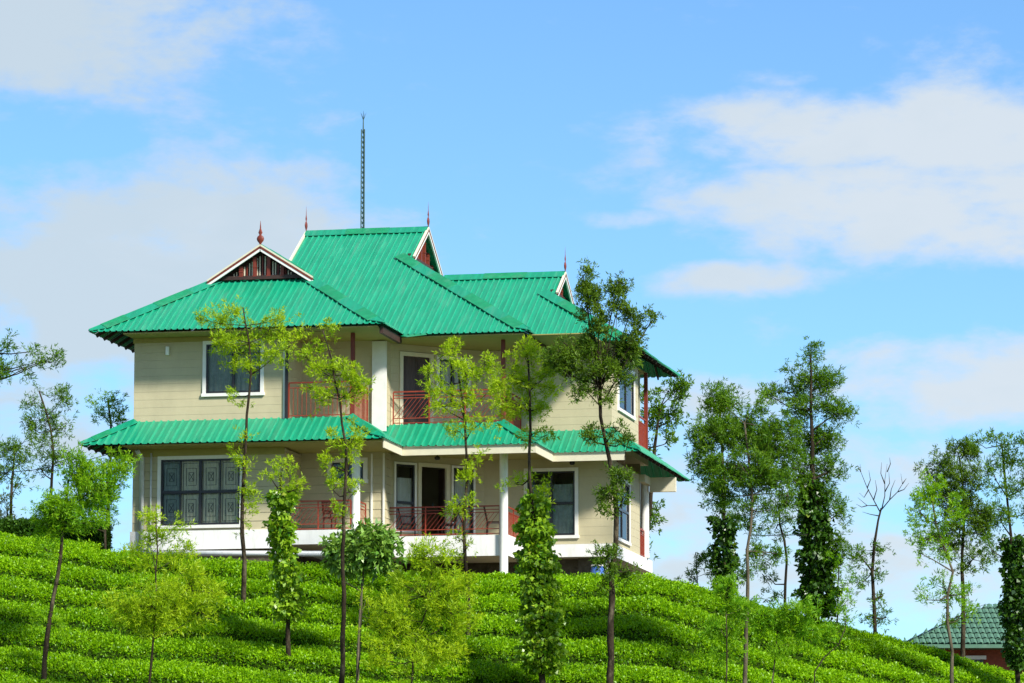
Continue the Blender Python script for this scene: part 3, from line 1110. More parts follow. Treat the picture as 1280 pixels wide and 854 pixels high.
# wall-top beams
for z0, z1 in ((2.33, 2.55), (5.96, 6.115)):
    fb = MB()
    fb.box(-.03, XP, W1 - .035, W1 + .05, z0, z1)
    hpart('wall_beam', fb, M['soffit'])
# cream beam at the far right porch
fb = MB()
fb.box(XR + .16, XR + RR - .1, 11.75, 11.95, 2.02, 2.5)
fb.box(XR + .0, XR + .2, 10.7, 12.1, 2.25, 2.5)
hpart('porch_beam', fb, M['cream'])

# ---- columns and posts


def column(x, y, z0, z1, r=.135, label=None):
    mb = MB()
    mb.lathe(x, y, [(r * 1.12, z0), (r * 1.12, z0 + .08), (r, z0 + .1), (r, z1 - .1), (r * 1.12, z1 - .08), (r * 1.12, z1)], 16)
    hpart('column', mb, M['white'], True, label=label)


column(7.22, .74, -.08, 2.55, label='round white column of the left porch')
column(11.44, 3.06, -2.3, 2.55, label='round white column running down to the ground')
column(XR - .02, 11.9, -.2, 2.5, .14, label='round white column at the far right porch')


def post(x, y, z0, z1, label=None, t=.12, mat='brown'):
    mb = MB()
    mb.box(x - t / 2, x + t / 2, y - t / 2, y + t / 2, z0, z1)
    hpart('balcony_post', mb, M[mat], label=label)


post(7.12, .66, FU, 6.1, 'red brown post of the left balcony')
post(11.40, 3.16, FU, 6.1, 'red brown post of the middle balcony')
post(XR - .02, 12.2, FU, 6.1, 'red brown post of the far right balcony')
post(XP + .06, .55, FU, 6.1, 'dark post at the wall end of the left balcony', .09, 'black')

BAL = {}


def railing(p, q, z, style='v', h=.95, label=None, sp=.14, mat='red'):
    p, q = Vector((*p, 0)), Vector((*q, 0))
    ln = (q - p).length
    ang = math.atan2((q - p).y, (q - p).x)
    mb = MB()
    zs = {'v': (.06, h - .16, h), 'd': (.05, .2, h - .2, h - .11, h)}[style]
    for zz in zs:
        t = .042 if zz == h else .026
        mb.box(0, ln, -t / 2, t / 2, zz - t / 2, zz + t / 2)
    npost = max(1, round(ln / 1.35))
    for i in range(npost + 1):
        x = ln * i / npost
        mb.box(x - .018, x + .018, -.020, .020, 0, h - .022)
    o = link('balcony_railing', mb.mesh('balcony_railing', M[mat]), house, (p.x, p.y, z), ang)
    if label:
        o['label'] = label
    if style == 'v':
        key = ('v', h, mat)
        if key not in BAL:
            b = MB()
            b.box(-.008, .008, -.008, .008, .06, h - .16)
            BAL[key] = b.mesh('baluster', M[mat])
        n = int(ln / sp)
        for i in range(1, n):
            sub('baluster', BAL[key], o, (ln * i / n, 0, 0))
    else:
        z0, z1 = .216, h - .216
        hh = z1 - z0
        n = int(ln / sp)
        key = ('d', h, mat)
        if key not in BAL:
            b = MB()
            b.bar((0, 0, z0), (hh * .8, 0, z1), .014)
            BAL[key] = b.mesh('baluster', M[mat])
        for i in range(n):
            x = i * ln / n
            if x + hh * .8 < ln:
                sub('baluster', BAL[key], o, (x, 0, 0))
    return o


railing((XP + .12, .62), (7.06, .62), FU + .05, 'v', 1.1, 'red balcony railing with upright bars')
railing((7.14, .74), (7.14, PB - .12), FU + .05, 'v', 1.1, 'red side railing of the left balcony', sp=.11)
railing((XPB + .12, MSY + .06), (11.34, MSY + .06), FU + .05, 'd', 1.05, 'red balcony railing with slanting bars')
railing((11.42, MSY + .22), (11.42, W2 - .05), FU + .05, 'v', 1.05, 'red side railing of the middle balcony', sp=.11)
railing((XR - .02, 10.65), (XR - .02, 12.14), FU + .05, 'v', 1.0, 'red railing of the far right balcony', sp=.1)
railing((XP + .03, .66), (7.08, .66), -.08, 'd', .92, 'red porch railing with slanting bars')
railing((7.22, .9), (7.22, 2.0), -.08, 'd', .92, 'red side railing of the left porch')
railing((XPB - .02, MSY + .08), (11.28, MSY + .08), -.10, 'd', .92, 'red railing along the middle porch')
railing((11.44, MSY + .2), (11.44, W2 - .05), -.10, 'v', .92, 'red side railing of the middle porch', sp=.11)
railing((XR - .02, 10.85), (XR - .02, 11.7), -.2, 'v', .9, 'red railing of the far right porch', sp=.1)

# ---- pipes
pp = MB()
pp.tube([(.33, .50, -.6), (.33, .50, 2.3), (.25, .2, 2.5)], [.075] * 3, 10)
hpart('drain_pipe', pp, M['pipe'], True, label='grey vertical drain pipe by the left corner')
pp = MB()
pp.tube([(.62, .53, -.6), (.62, .53, 2.45)], [.03] * 2, 8)
hpart('drain_pipe', pp, M['pipe'], True, label='thin pipe beside the drain pipe')
pp = MB()
pp.tube([(.35, .36, -.72), (7.0, .36, -.86)], [.09] * 2, 10)
hpart('drain_pipe', pp, M['pipe'], True, label='pale waste pipe running along the plinth')

# ---- things on the house
lm = MB()
lm.lathe(1.11, .52, [(.055, 5.55), (.06, 5.56), (.06, 5.80), (.055, 5.82)], 12)
lm.box(1.08, 1.14, .52, .585, 5.65, 5.72)
tag(link('wall_lamp', lm.mesh('wall_lamp', M['lamp'], True)), 'small white cylinder lamp on the upper wall left of the window', 'lamp')


def ceiling_lamp(x, y, z, label):
    t = thing('ceiling_lamp', (x, y, z), label, 'lamp', 'porch ceiling lamps')
    a = MB()
    a.lathe(x, y, [(.07, z), (.07, z - .03), (.02, z - .05), (.02, z - .12)], 10)
    link('lamp_base', a.mesh('lamp_base', M['dark'], True), t)
    b = MB()
    b.lathe(x, y, [(.03, z - .12), (.09, z - .16), (.09, z - .22), (.05, z - .26)], 10)
    link('lamp_shade', b.mesh('lamp_shade', M['black'], True), t)


ceiling_lamp(9.3, 3.0, 2.55, 'small dark lamp hanging from the middle porch ceiling')
ceiling_lamp(13.2, 5.3, 2.55, 'small dark lamp under the eave above the right ground floor window')

# lattice mast
ax, ay = 5.15, RID_M + .25
mast = thing('antenna_mast', (ax, ay, zM), 'thin dark green lattice mast with spiked tip above the high roof ridge', 'antenna')
mb = MB()
tri = [(.0, .06), (-.055, -.035), (.055, -.035)]
z0, z1 = zM - .25, 14.35
for (dx, dy) in tri:
    mb.tube([(ax + dx, ay + dy, z0), (ax + dx, ay + dy, z1)], [.022, .022], 6)
link('mast_leg', mb.mesh('mast_leg', M['steel']), mast)
mb = MB()
n = 22
for i in range(n):
    za = z0 + (z1 - z0) * i / n
    zb = z0 + (z1 - z0) * (i + 1) / n
    for j in range(3):
        a, b = tri[j], tri[(j + 1) % 3]
        mb.bar((ax + a[0], ay + a[1], za), (ax + b[0], ay + b[1], zb), .018)
link('lacing', mb.mesh('lacing', M['steel']), mast)
mb = MB()
mb.tube([(ax, ay, z1 - .05), (ax, ay, 14.72)], [.028, .02], 6)
for k in range(5):
    t = k * 2 * math.pi / 5
    mb.tube([(ax, ay, 14.66), (ax + .10 * math.cos(t), ay + .10 * math.sin(t), 14.92)], [.010, .004], 5)
mb.tube([(ax, ay, 14.7), (ax, ay, 15.0)], [.014, .004], 5)
link('lightning_spike', mb.mesh('lightning_spike', M['steel']), mast)


def chair(name, x, y, z, rz, mat, label, arm=True, slats=5):
    t = thing(name, (x, y, z), label, 'chair', 'chairs on the porches')
    ca, sa = math.cos(rz), math.sin(rz)

    def T(a, b, c):
        return (x + a * ca - b * sa, y + a * sa + b * ca, z + c)

    def B(nm, segs):
        m = MB()
        for (p, q, w) in segs:
            m.bar(T(*p), T(*q), w)
        link(nm, m.mesh(nm, mat), t)
    m = MB()
    vs = [T(-.25, -.24, .42), T(.25, -.24, .42), T(.25, .24, .42), T(-.25, .24, .42), T(-.25, -.24, .46), T(.25, -.24, .46), T(.25, .24, .46), T(-.25, .24, .46)]
    m.add(vs, [(0, 3, 2, 1), (4, 5, 6, 7), (0, 1, 5, 4), (1, 2, 6, 5), (2, 3, 7, 6), (3, 0, 4, 7)])
    link('seat', m.mesh('seat', mat), t)
    for (a, b) in ((-.22, -.21), (.22, -.21)):
        B('leg', [((a, b, 0), (a, b, .42), .04)])
    for a in (-.22, .22):
        B('leg', [((a, .24, 0), (a, .22, .45), .04), ((a, .22, .45), (a, .33, .95), .04)])
    segs = [((-.22, .325, .93), (.22, .325, .93), .05), ((-.22, .25, .56), (.22, .25, .56), .035)]
    for i in range(slats):
        a = -.17 + .34 * i / (slats - 1)
        segs.append(((a, .25, .56), (a, .325, .92), .022))
    B('backrest', segs)
    if arm:
        for a in (-.25, .25):
            B('armrest', [((a, -.2, .66), (a, .27, .68), .045), ((a, -.2, .44), (a, -.2, .66), .035)])
    return t


chair('chair', 6.35, 1.35, -.08, math.radians(160), M['brown'], 'red brown wooden armchair behind the left porch railing', True, 7)
chair('chair', 8.2, 3.75, -.10, math.radians(100), M['black'], 'black metal chair by the narrow window left of the porch door', True, 4)
chair('chair', 9.35, 4.1, -.10, math.radians(-60), M['dark'], 'dark wooden chair in front of the open porch doorway', False, 5)
chair('chair', 11.0, 3.7, -.10, math.radians(100), M['dark'], 'dark slat back chair beside the middle white column', False, 4)
chair('chair', XR - .35, 11.25, -.2, math.radians(-90), M['brown'], 'red brown chair on the far right porch', True, 6)

# small doormat sized things under the right wing
dr = thing('water_drum', (14.0, 5.35, -1.75), 'blue plastic drum standing under the right wing beside a white pier', 'drum')
mb = MB()
mb.lathe(14.0, 5.35, [(.2, -1.9), (.22, -1.85), (.22, -1.1), (.2, -1.05), (.2, -.98)], 14)
link('drum_body', mb.mesh('drum_body', M['blue'], True), dr)
mb = MB()
mb.lathe(14.0, 5.35, [(.21, -.98), (.21, -.93), (.05, -.92)], 14)
link('drum_lid', mb.mesh('drum_lid', M['lamp'], True), dr)
pc = MB()
pc.box(14.16, 14.38, 5.9, 6.12, -2.4, -.63)
hpart('foundation_pier', pc, M['white'])

# ------------------------------------------------------------------ far house on the right
FO = at(1235, 830, 152)
fh = thing('cottage', FO, 'distant cottage with pale green tiled hip roof behind the tea slope', 'house')
wF = 150.0


def P3(u, w, z):
    return tuple(uw(u, w, z))


uL, uR = (1126 - 640) / 5000 * wF, (1330 - 640) / 5000 * wF
ze = at(1200, 806, wF)[2]
zr_ = at(1240, 756, wF + 3.4)[2]
wb = wF + 6.8
fm = MB()
uRi = (1232 - 640) / 5000 * (wF + 3.4)
uRj = uR - (uRi - uL)
fm.add([P3(uL, wF, ze - .12), P3(uR, wF, ze - .12), P3(uR, wb, ze - .12), P3(uL, wb, ze - .12), P3(uL, wF, ze), P3(uR, wF, ze), P3(uR, wb, ze), P3(uL, wb, ze), P3(uRi, wF + 3.4, zr_ - .06), P3(uRi + 2, wF + 3.4, zr_ - .06)],
       [(0, 3, 2, 1), (0, 1, 5, 4), (3, 0, 4, 7), (1, 2, 6, 5), (2, 3, 7, 6), (4, 5, 9, 8), (7, 4, 8), (6, 7, 8, 9), (5, 6, 9)])
froof = link('roof', fm.mesh('roof', M['tile']), fh)
# tile courses
tm = MB()
nr = 8
for i in range(nr):
    f0, f1 = i / nr, (i + 1.12) / nr
    f1 = min(f1, 1)
    za, zb_ = ze + (zr_ - ze) * f0, ze + (zr_ - ze) * f1
    wa, wb2 = wF + 3.4 * f0, wF + 3.4 * f1
    la, lb = uL + (uRi - uL) * f0, uL + (uRi - uL) * f1
    ra, rb = uR + (uRi + 2 - uR) * f0, uR + (uRi + 2 - uR) * f1
    n = int((ra - la) / .24)
    for j in range(n):
        a = la + j * .24
        b = a + .215
        sh = 0
        if a > rb + .3:
            continue
        a2, b2 = max(a, lb), min(b, rb)
        if a2 >= b2:
            a2, b2 = min(b, lb), min(b, lb)
            if a2 <= a:
                continue
            a2 = b - .01
            b2 = b
        tm.add([P3(a, wa - .02, za + .06), P3((a + b) / 2, wa - .03, za + .10), P3(b, wa - .02, za + .06), P3(b2, wb2, zb_ + .02), P3((a2 + b2) / 2, wb2, zb_ + .05), P3(a2, wb2, zb_ + .02)],
               [(0, 1, 4, 5), (1, 2, 3, 4)])
for i in range(nr):
    f0, f1 = i / nr, min(1, (i + 1.12) / nr)
    for j in range(int(6.8 / .24)):
        w0 = wF + j * .24
        wlo, whi = wF + 3.4 * f0, wb - 3.4 * f0
        if w0 < wlo or w0 + .2 > whi:
            continue
        ua, ub = uL + (uRi - uL) * f0, uL + (uRi - uL) * f1
        za, zb_ = ze + (zr_ - ze) * f0, ze + (zr_ - ze) * f1
        tm.add([P3(ua - .03, w0, za + .06), P3(ua - .03, w0 + .21, za + .06), P3(ub, w0 + .21, zb_ + .02), P3(ub, w0, zb_ + .02)], [(3, 2, 1, 0)])
to = link('roof_tiles', tm.mesh('roof_tiles', M['tile']), fh, kind='stuff')
fw = MB()
a, b = P3(uL + 1.2, wF + 1.2, 0), P3(uR - 1.2, wF + 1.2, 0)
c, d = P3(uR - 1.2, wb - 1.2, 0), P3(uL + 1.2, wb - 1.2, 0)
zb0 = ze - 3.4
fw.add([(p[0], p[1], z) for z in (zb0, ze - .12) for p in (a, b, c, d)], [(0, 1, 5, 4), (1, 2, 6, 5), (2, 3, 7, 6), (3, 0, 4, 7)])
link('wall', fw.mesh('wall', M['brick']), fh)
fl_ = MB()
q0, q1 = P3((1206 - 640) / 5000 * (wF + 1), wF + 1.08, ze - .42), P3((1232 - 640) / 5000 * (wF + 1), wF + 1.08, ze - .42)
fl_.bar(q0, q1, .16, .14)
link('lintel', fl_.mesh('lintel', M['white']), fh)
fwin = MB()
q0, q1 = P3((1210 - 640) / 5000 * (wF + 1), wF + 1.14, ze - .95), P3((1229 - 640) / 5000 * (wF + 1), wF + 1.14, ze - .95)
fwin.bar(q0, q1, .10, .9)
wo = link('window', fwin.mesh('window', M['black']), fh)

# ------------------------------------------------------------------ leaves


def leaf_mesh(name, mat, C_, D_, Nn, Ln, Wd, tint):
    """diamond leaf blades: centres-at-base C_, directions D_, side vectors from Nn, length, width, tint"""
    n = len(C_)
    D_ = D_ / np.maximum(np.linalg.norm(D_, axis=1, keepdims=True), 1e-6)
    Sd = np.cross(D_, Nn)
    Sd /= np.maximum(np.linalg.norm(Sd, axis=1, keepdims=True), 1e-6)
    Up = np.cross(Sd, D_)
    Ln = Ln[:, None]
    Wd = Wd[:, None]
    V = np.empty((n, 4, 3))
    V[:, 0] = C_
    V[:, 1] = C_ + D_ * Ln * .5 + Sd * Wd * .5 + Up * Wd * .22
    V[:, 2] = C_ + D_ * Ln - Up * Ln * .12
    V[:, 3] = C_ + D_ * Ln * .5 - Sd * Wd * .5 + Up * Wd * .22
    m = bpy.data.meshes.new(name)
    m.vertices.add(n * 4)
    m.vertices.foreach_set('co', V.reshape(-1))
    m.loops.add(n * 4)
    m.loops.foreach_set('vertex_index', np.arange(n * 4, dtype=np.int32))
    m.polygons.add(n)
    m.polygons.foreach_set('loop_start', np.arange(0, n * 4, 4, dtype=np.int32))
    m.polygons.foreach_set('loop_total', np.full(n, 4, dtype=np.int32))
    m.update(calc_edges=True)
    at_ = m.attributes.new('tint', 'FLOAT', 'FACE')
    at_.data.foreach_set('value', np.clip(tint, 0, 1).astype(np.float32))
    m.materials.append(mat)
    m.validate()
    return m


def rand_dirs(n, up=0.0):
    d = rng.normal(size=(n, 3))
    d /= np.linalg.norm(d, axis=1, keepdims=True)
    d[:, 2] += up
    return d / np.linalg.norm(d, axis=1, keepdims=True)


def sprigs(centers, outd, per, lr, leaf_len, leaf_w, up=.35, tint0=None, out_w=.8):
    """leaves in little sprigs: several blades fanning from each sprig centre"""
    n = len(centers)
    C_ = np.repeat(centers, per, 0) + rng.normal(size=(n * per, 3)) * lr
    O = np.repeat(outd, per, 0)
    D_ = rand_dirs(n * per, up) + O * out_w
    Nn = rand_dirs(n * per, .8)
    L_ = leaf_len * rng.uniform(.6, 1.25, n * per)
    W_ = leaf_w * rng.uniform(.7, 1.3, n * per)
    t = np.repeat(rng.uniform(0, 1, n) if tint0 is None else tint0, per) * .6 + rng.uniform(0, 1, n * per) * .4
    return C_, D_, Nn, L_, W_, t


def cat(parts):
    return [np.concatenate(x) for x in zip(*parts)]


# ------------------------------------------------------------------ tea slope
def build_tea():
    body = MB()
    parts = []
    rows = []
    k = -4
    while k <= 11:
        rows.append(k)
        k += 1
    for k in rows:
        wk = 122.75 - 1.5 * k
        if k <= -1:
            segs = [(-22, -12.9), (4.9 + (-.9 if k == -1 else .4 * -k), 22)]
            if k == -1:
                segs = [(-22, -12.9), (-1.3, 22)]
            if k == -2:
                segs = [(-22, -13.0), (3.2, 22)]
        else:
            segs = [(-22, 22)]
        for (ua, ub) in segs:
            us = np.arange(ua, ub + .01, .4)
            wc = wk + .09 * np.sin(us * .23 + k * .9) + .05 * np.sin(us * .9 + k * 2.1) - .035 * np.maximum(us - 3, 0) * (1 if k > -2 else 1)
            zg = ground_z(us, wc)
            hgt = TEA_H * (1 + .05 * np.sin(us * 1.7 + k) + .05 * np.sin(us * 4.1 + k * 3))
            hw = .565 + .05 * np.sin(us * 1.3 + k * 1.3) + .03 * np.sin(us * 3.7 + k)
            # cross-section, front to back
            offs = [(-1.0, -.15), (-1.05, .45), (-.8, .9), (0, 1.0), (.8, .9), (1.0, .35), (1.0, -.2)]
            base = len(body.v)
            for i in range(len(us)):
                for (o, hh) in offs:
                    w_ = wc[i] + o * hw[i] * .92
                    z_ = float(ground_z(us[i], w_)) * .85 + zg[i] * .15 + hh * hgt[i] * .9
                    body.v.append(tuple(float(x) for x in uw(us[i], w_, z_)))
            m_ = len(offs)
            for i in range(len(us) - 1):
                for j in range(m_ - 1):
                    a = base + i * m_ + j
                    body.f.append((a, a + m_, a + m_ + 1, a + 1))
            # shoots over the top and front
            n = int((ub - ua) * 370)
            if k >= 8:
                n = int(n * .5)
            uu = rng.uniform(ua, ub, n)
            oo = rng.beta(.95, 1.0, n) * 2.08 - 1.06
            wi = np.interp(uu, us, wc)
            hi = np.interp(uu, us, hgt)
            hwi = np.interp(uu, us, hw)
            zgi = np.interp(uu, us, zg)
            prof = np.interp(oo, [-1.12, -1.03, -.85, -.5, 0, .5, .85, 1.05], [.15, .5, .92, 1.02, 1.04, 1.02, .92, .4])
            lump = .06 * np.sin(uu * 3.1 + k) * np.sin(wi * 5 + uu * 1.3) + .05 * rng.normal(size=n)
            w_ = wi + oo * hwi
            zz = zgi * .15 + ground_z(uu, w_) * .85 + prof * hi + lump * .6
            pts = CAM[None, :] + uu[:, None] * CR[None, :] + w_[:, None] * CH[None, :]
            pts[:, 2] = zz
            out = np.zeros((n, 3))
            out += CH[None, :] * (oo * .7)[:, None]
            out[:, 2] += .6
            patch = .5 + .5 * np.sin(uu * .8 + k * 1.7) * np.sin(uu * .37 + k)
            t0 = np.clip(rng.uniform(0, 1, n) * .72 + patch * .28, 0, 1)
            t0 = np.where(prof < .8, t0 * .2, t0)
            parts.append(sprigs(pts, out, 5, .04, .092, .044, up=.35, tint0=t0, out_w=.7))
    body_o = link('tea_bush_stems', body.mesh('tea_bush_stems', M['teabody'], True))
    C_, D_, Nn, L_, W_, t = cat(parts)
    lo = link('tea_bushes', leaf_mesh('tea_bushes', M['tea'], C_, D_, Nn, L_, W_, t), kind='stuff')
    tag(lo, 'close clipped green tea bushes in contour rows covering the hillside', 'tea bushes')
    body_o.parent = lo


build_tea()

# ------------------------------------------------------------------ trees


def tree(name, label, w, trunk, blobs, leaf='mid', bark='bark', r0=.10, r1=.03, group='slender trees on the tea hill', leaf_len=.14, leaf_w=.028,
         clump=8.5, per=11, spr=11, dens=1.0, vmat='vine', vine=None, base_w=None, limb=True, cat_='tree', thick=.6, broad=False, up=.3, to_ground=True, bare=None, links=None):
    """trunk: photo pixels from foot to top at depth w; blobs: (cx, cy, rx, ry[, density]) foliage masses in photo pixels"""
    pts = [at(px, py, w) for px, py in trunk]
    u0, w0 = to_uw(pts[0][0], pts[0][1])
    gz = float(ground_z(np.array(u0), np.array(w0)))
    foot = np.array([pts[0][0], pts[0][1], gz - .15])
    if to_ground and pts[0][2] > gz:
        pts = [foot] + pts
    root = thing(name, (pts[0][0], pts[0][1], gz), label, cat_, group)
    # smooth the trunk with some kinks and depth sway
    P = [pts[0]]
    for a, b in zip(pts[:-1], pts[1:]):
        ln = np.linalg.norm(b - a)
        ns = max(1, int(ln / .5))
        for i in range(1, ns + 1):
            q = a + (b - a) * i / ns
            if i < ns:
                q = q + rng.normal(size=3) * .018 * np.array([1, 1, .3])
            P.append(q)
    P = np.array(P)
    sway = np.sin(np.linspace(0, 3, len(P)) + rng.uniform(0, 6)) * .15
    P[1:] += CH[None, :] * (sway[1:] - sway[0])[:, None]
    tb = MB()
    n = len(P)
    rs = [r0 + (r1 - r0) * (i / (n - 1)) ** .8 for i in range(n)]
    rs[0] *= 1.25
    tb.tube(P, [r * rng.uniform(.9, 1.12) for r in rs], 8)
    clumps = []
    outs = []
    s = w / FPX
    for bl in blobs:
        cx, cy, rx, ry = bl[:4]
        dn = bl[4] if len(bl) > 4 else 1.0
        c = at(cx, cy, w) + CH * rng.normal() * .25 * min(rx, 40) * s
        nk = max(2, int(dens * dn * rx * ry / (clump * clump) * 1.35))
        # attach to the trunk a bit below the blob
        zt = c[2] - .35 * ry * s - .25 * np.linalg.norm((c - P[np.argmin(np.abs(P[:, 2] - c[2]))])[:2])
        i0 = int(np.argmin(np.abs(P[:, 2] - zt) + .15 * np.linalg.norm(P[:, :2] - c[:2], axis=1)))
        a = P[i0]
        mid = a * .45 + c * .55 + np.array([0, 0, -.06 * np.linalg.norm(c - a)]) + rng.normal(size=3) * .06
        rl = min(rs[i0] * .6, .012 + .010 * math.sqrt(nk))
        if np.linalg.norm(c - a) > .15 and limb:
            tb.tube([a, mid, c], [rl, rl * .7, rl * .45], 5)
        for _ in range(nk):
            e = rng.normal(size=3)
            e /= np.linalg.norm(e)
            rr = rng.uniform(.15, 1) ** (1 / 2.2)
            dx = e[0] * rr * rx * s
            dz = e[2] * rr * ry * s
            dy = e[1] * rr * thick * (rx + ry) * .5 * s
            q = c + CR * dx + CU * dz + CH * dy
            if limb:
                st = c if rng.uniform() < .6 or not clumps else clumps[-1]
                if np.linalg.norm(q - st) > 1.2:
                    st = c
                tb.tube([st, (st + q) / 2 + rng.normal(size=3) * .04, q], [rl * .4 + .004, .008, .004], 4, cap=False)
            clumps.append(q)
            o = (q - a)
            outs.append(o / max(np.linalg.norm(o), .01))
    if bare:
        for seg in bare:
            bp = [at(px, py, w) for px, py in seg]
            r_ = np.linspace(.020, .004, len(bp))
            tb.tube(bp, list(r_), 5)
    link('trunk', tb.mesh('trunk', M[bark], True), root)
    if clumps:
        K = np.array(clumps)
        O = np.array(outs)
        tint = rng.uniform(0, 1, len(K))
        rd = rand_dirs(len(K) * spr)
        ctr = np.repeat(K, spr, 0) + rng.normal(size=(len(K) * spr, 3)) * (clump * s * .62)
        rd = rd * .5 + (ctr - np.repeat(K, spr, 0)) / (clump * s)
        oo = np.repeat(O, spr, 0) * .5 + rd * .8
        tt = np.clip(np.repeat(tint, spr) * .55 + rng.uniform(0, 1, len(ctr)) * .45, 0, 1)
        dat = sprigs(ctr, oo, per, .035, leaf_len, leaf_w, up=up, tint0=tt, out_w=.55)
        link('crown', leaf_mesh('crown', M[leaf], *dat), root)
    if vine:
        vp = []
        for (x0, y0, x1, y1, hwid, nn) in vine:
            f = rng.uniform(0, 1, nn)
            ang = rng.uniform(0, 2 * math.pi, nn)
            a, b = at(x0, y0, w), at(x1, y1, w)
            bulge = 1 + .30 * np.sin(f * 13 + rng.uniform(0, 6)) + .28 * np.sin(f * 29 + ang * 2 + rng.uniform(0, 6))
            rad = hwid * s * bulge * np.sqrt(rng.uniform(.15, 1.25, nn))
            o = CR[None, :] * np.cos(ang)[:, None] + CH[None, :] * np.sin(ang)[:, None]
            q = a[None, :] + (b - a)[None, :] * f[:, None] + o * rad[:, None]
            o2 = o.copy()
            o2[:, 2] -= .5
            vp.append(sprigs(q, o2, 4, .05, .17, .13, up=-.25, out_w=.9))
        link('climbing_vine', leaf_mesh('climbing_vine', M[vmat], *cat(vp)), root)
    return root


# --- in front of the house, left to right
tree('leaning_tree', 'dark leaning trunk with a bushy green crown at the lower left of the tea slope', 114,
     [(50, 880), (58, 800), (66, 745), (75, 690), (80, 640), (84, 600)],
     [(78, 640, 30, 28, 1.3), (115, 610, 34, 30), (62, 690, 12, 16, .6), (120, 650, 22, 14, .5), (55, 650, 16, 22, .8), (95, 585, 22, 18, .9), (64, 780, 22, 14, .45), (150, 585, 18, 16, .7)],
     leaf='fresh', r0=.09, r1=.035, dens=2.0)
tree('feathery_sapling', 'yellow green feathery sapling on a thin stem below the left plinth', 111,
     [(184, 885), (192, 800), (196, 740), (198, 690), (196, 650)],
     [(195, 760, 46, 36, 1.0), (235, 735, 46, 28, .9), (190, 690, 28, 22, .7), (165, 760, 30, 26, .7), (222, 690, 24, 18, .5), (192, 650, 16, 24, .6), (228, 655, 12, 18, .5), (250, 765, 26, 20, .6)],
     leaf='feather', r0=.05, r1=.015, leaf_len=.16, leaf_w=.026, clump=9, dens=1.6, group='feathery saplings on the tea slope', per=10)
tree('slender_tree', 'slim straight tree with airy yellow green crown before the left upper window', 120,
     [(304, 756), (306, 700), (303, 640), (306, 580), (309, 520), (314, 470), (312, 430), (304, 385)],
     [(300, 392, 12, 20, .8), (268, 408, 24, 14, .9), (335, 412, 28, 20, 1), (302, 440, 36, 20, 1.1), (350, 440, 18, 20, .8), (285, 430, 22, 14, .9), (322, 462, 20, 16, .7), (345, 400, 12, 16, .7),
      (300, 495, 14, 8, .8), (305, 560, 12, 18, .9), (303, 600, 12, 22, .9), (306, 640, 9, 18, .8), (320, 615, 14, 14, .4), (250, 398, 8, 12, .7)],
     leaf='feather', r0=.085, r1=.02)
tree('vine_clad_tree', 'thin trunk wrapped in pale green climbing leaves in front of the left porch', 116.5,
     [(361, 826), (360, 770), (357, 700), (352, 640), (350, 590)],
     [(352, 588, 20, 16, .6), (356, 612, 16, 20, .6), (340, 600, 14, 14, .5), (366, 765, 20, 14, .5), (376, 608, 10, 8, .5)],
     leaf='feather', r0=.08, r1=.04, vine=[(352, 612, 352, 690, 11, 330), (356, 690, 362, 770, 13, 330)], group='vine covered trees')
tree('slender_tree', 'tall slim dark trunk with yellow green crown in front of the left balcony', 113,
     [(428, 885), (428, 800), (430, 740), (428, 690), (431, 620), (433, 560), (425, 500), (415, 450), (404, 415)],
     [(402, 425, 14, 18, .8), (385, 450, 14, 14, .8), (418, 465, 30, 20, 1.1), (445, 480, 24, 14, .9), (395, 490, 16, 16, .8), (425, 495, 26, 14, .9), (378, 410, 8, 10, .5), (410, 415, 8, 10, .7), (452, 490, 12, 14, .8),
      (430, 548, 22, 16, 1.0), (412, 570, 14, 12, .9), (440, 570, 14, 10, .7), (424, 590, 16, 10, .9), (416, 612, 12, 14, .8), (436, 615, 10, 12, .7), (423, 642, 8, 8, .6), (446, 535, 12, 14, .8)],
     leaf='feather', r0=.10, r1=.02)
tree('round_leafy_tree', 'low round tree with glossy broad leaves just right of the dark slim trunk', 115.5,
     [(447, 850), (449, 790), (452, 740), (456, 700), (460, 680)],
     [(455, 690, 36, 28, 1.5), (480, 690, 20, 24, 1.2), (426, 690, 18, 24, 1.1), (440, 670, 20, 14, 1), (470, 668, 18, 12, 1), (420, 710, 10, 12, .8)],
     leaf='glossy', bark='barkpale', r0=.05, r1=.03, leaf_len=.24, leaf_w=.10, clump=8, per=7, spr=8, up=-.35, group='small leafy trees')
tree('thin_sapling', 'very thin pale stem with a sparse feathery top beside the dark slim trunk', 112,
     [(446, 885), (450, 820), (452, 770), (453, 735)],
     [(458, 745, 14, 18, .4), (470, 770, 16, 12, .3)],
     leaf='feather', bark='barkpale', r0=.035, r1=.014, leaf_len=.16, leaf_w=.024, group='feathery saplings on the tea slope')
tree('feathery_sapling', 'wide bright yellow green feathery sapling in the centre of the slope', 110,
     [(505, 890), (515, 850), (520, 800), (535, 755), (540, 720)],
     [(530, 745, 50, 38, .9), (500, 790, 40, 30, .8), (565, 770, 34, 32, .8), (540, 700, 40, 16, .9), (480, 765, 26, 22, .6), (545, 815, 38, 24, .8), (505, 830, 40, 20, .5), (530, 680, 12, 12, .6), (575, 735, 20, 24, .6), (470, 810, 20, 18, .5)],
     leaf='feather', r0=.045, r1=.015, leaf_len=.16, leaf_w=.026, clump=9, dens=1.5, per=10, group='feathery saplings on the tea slope')
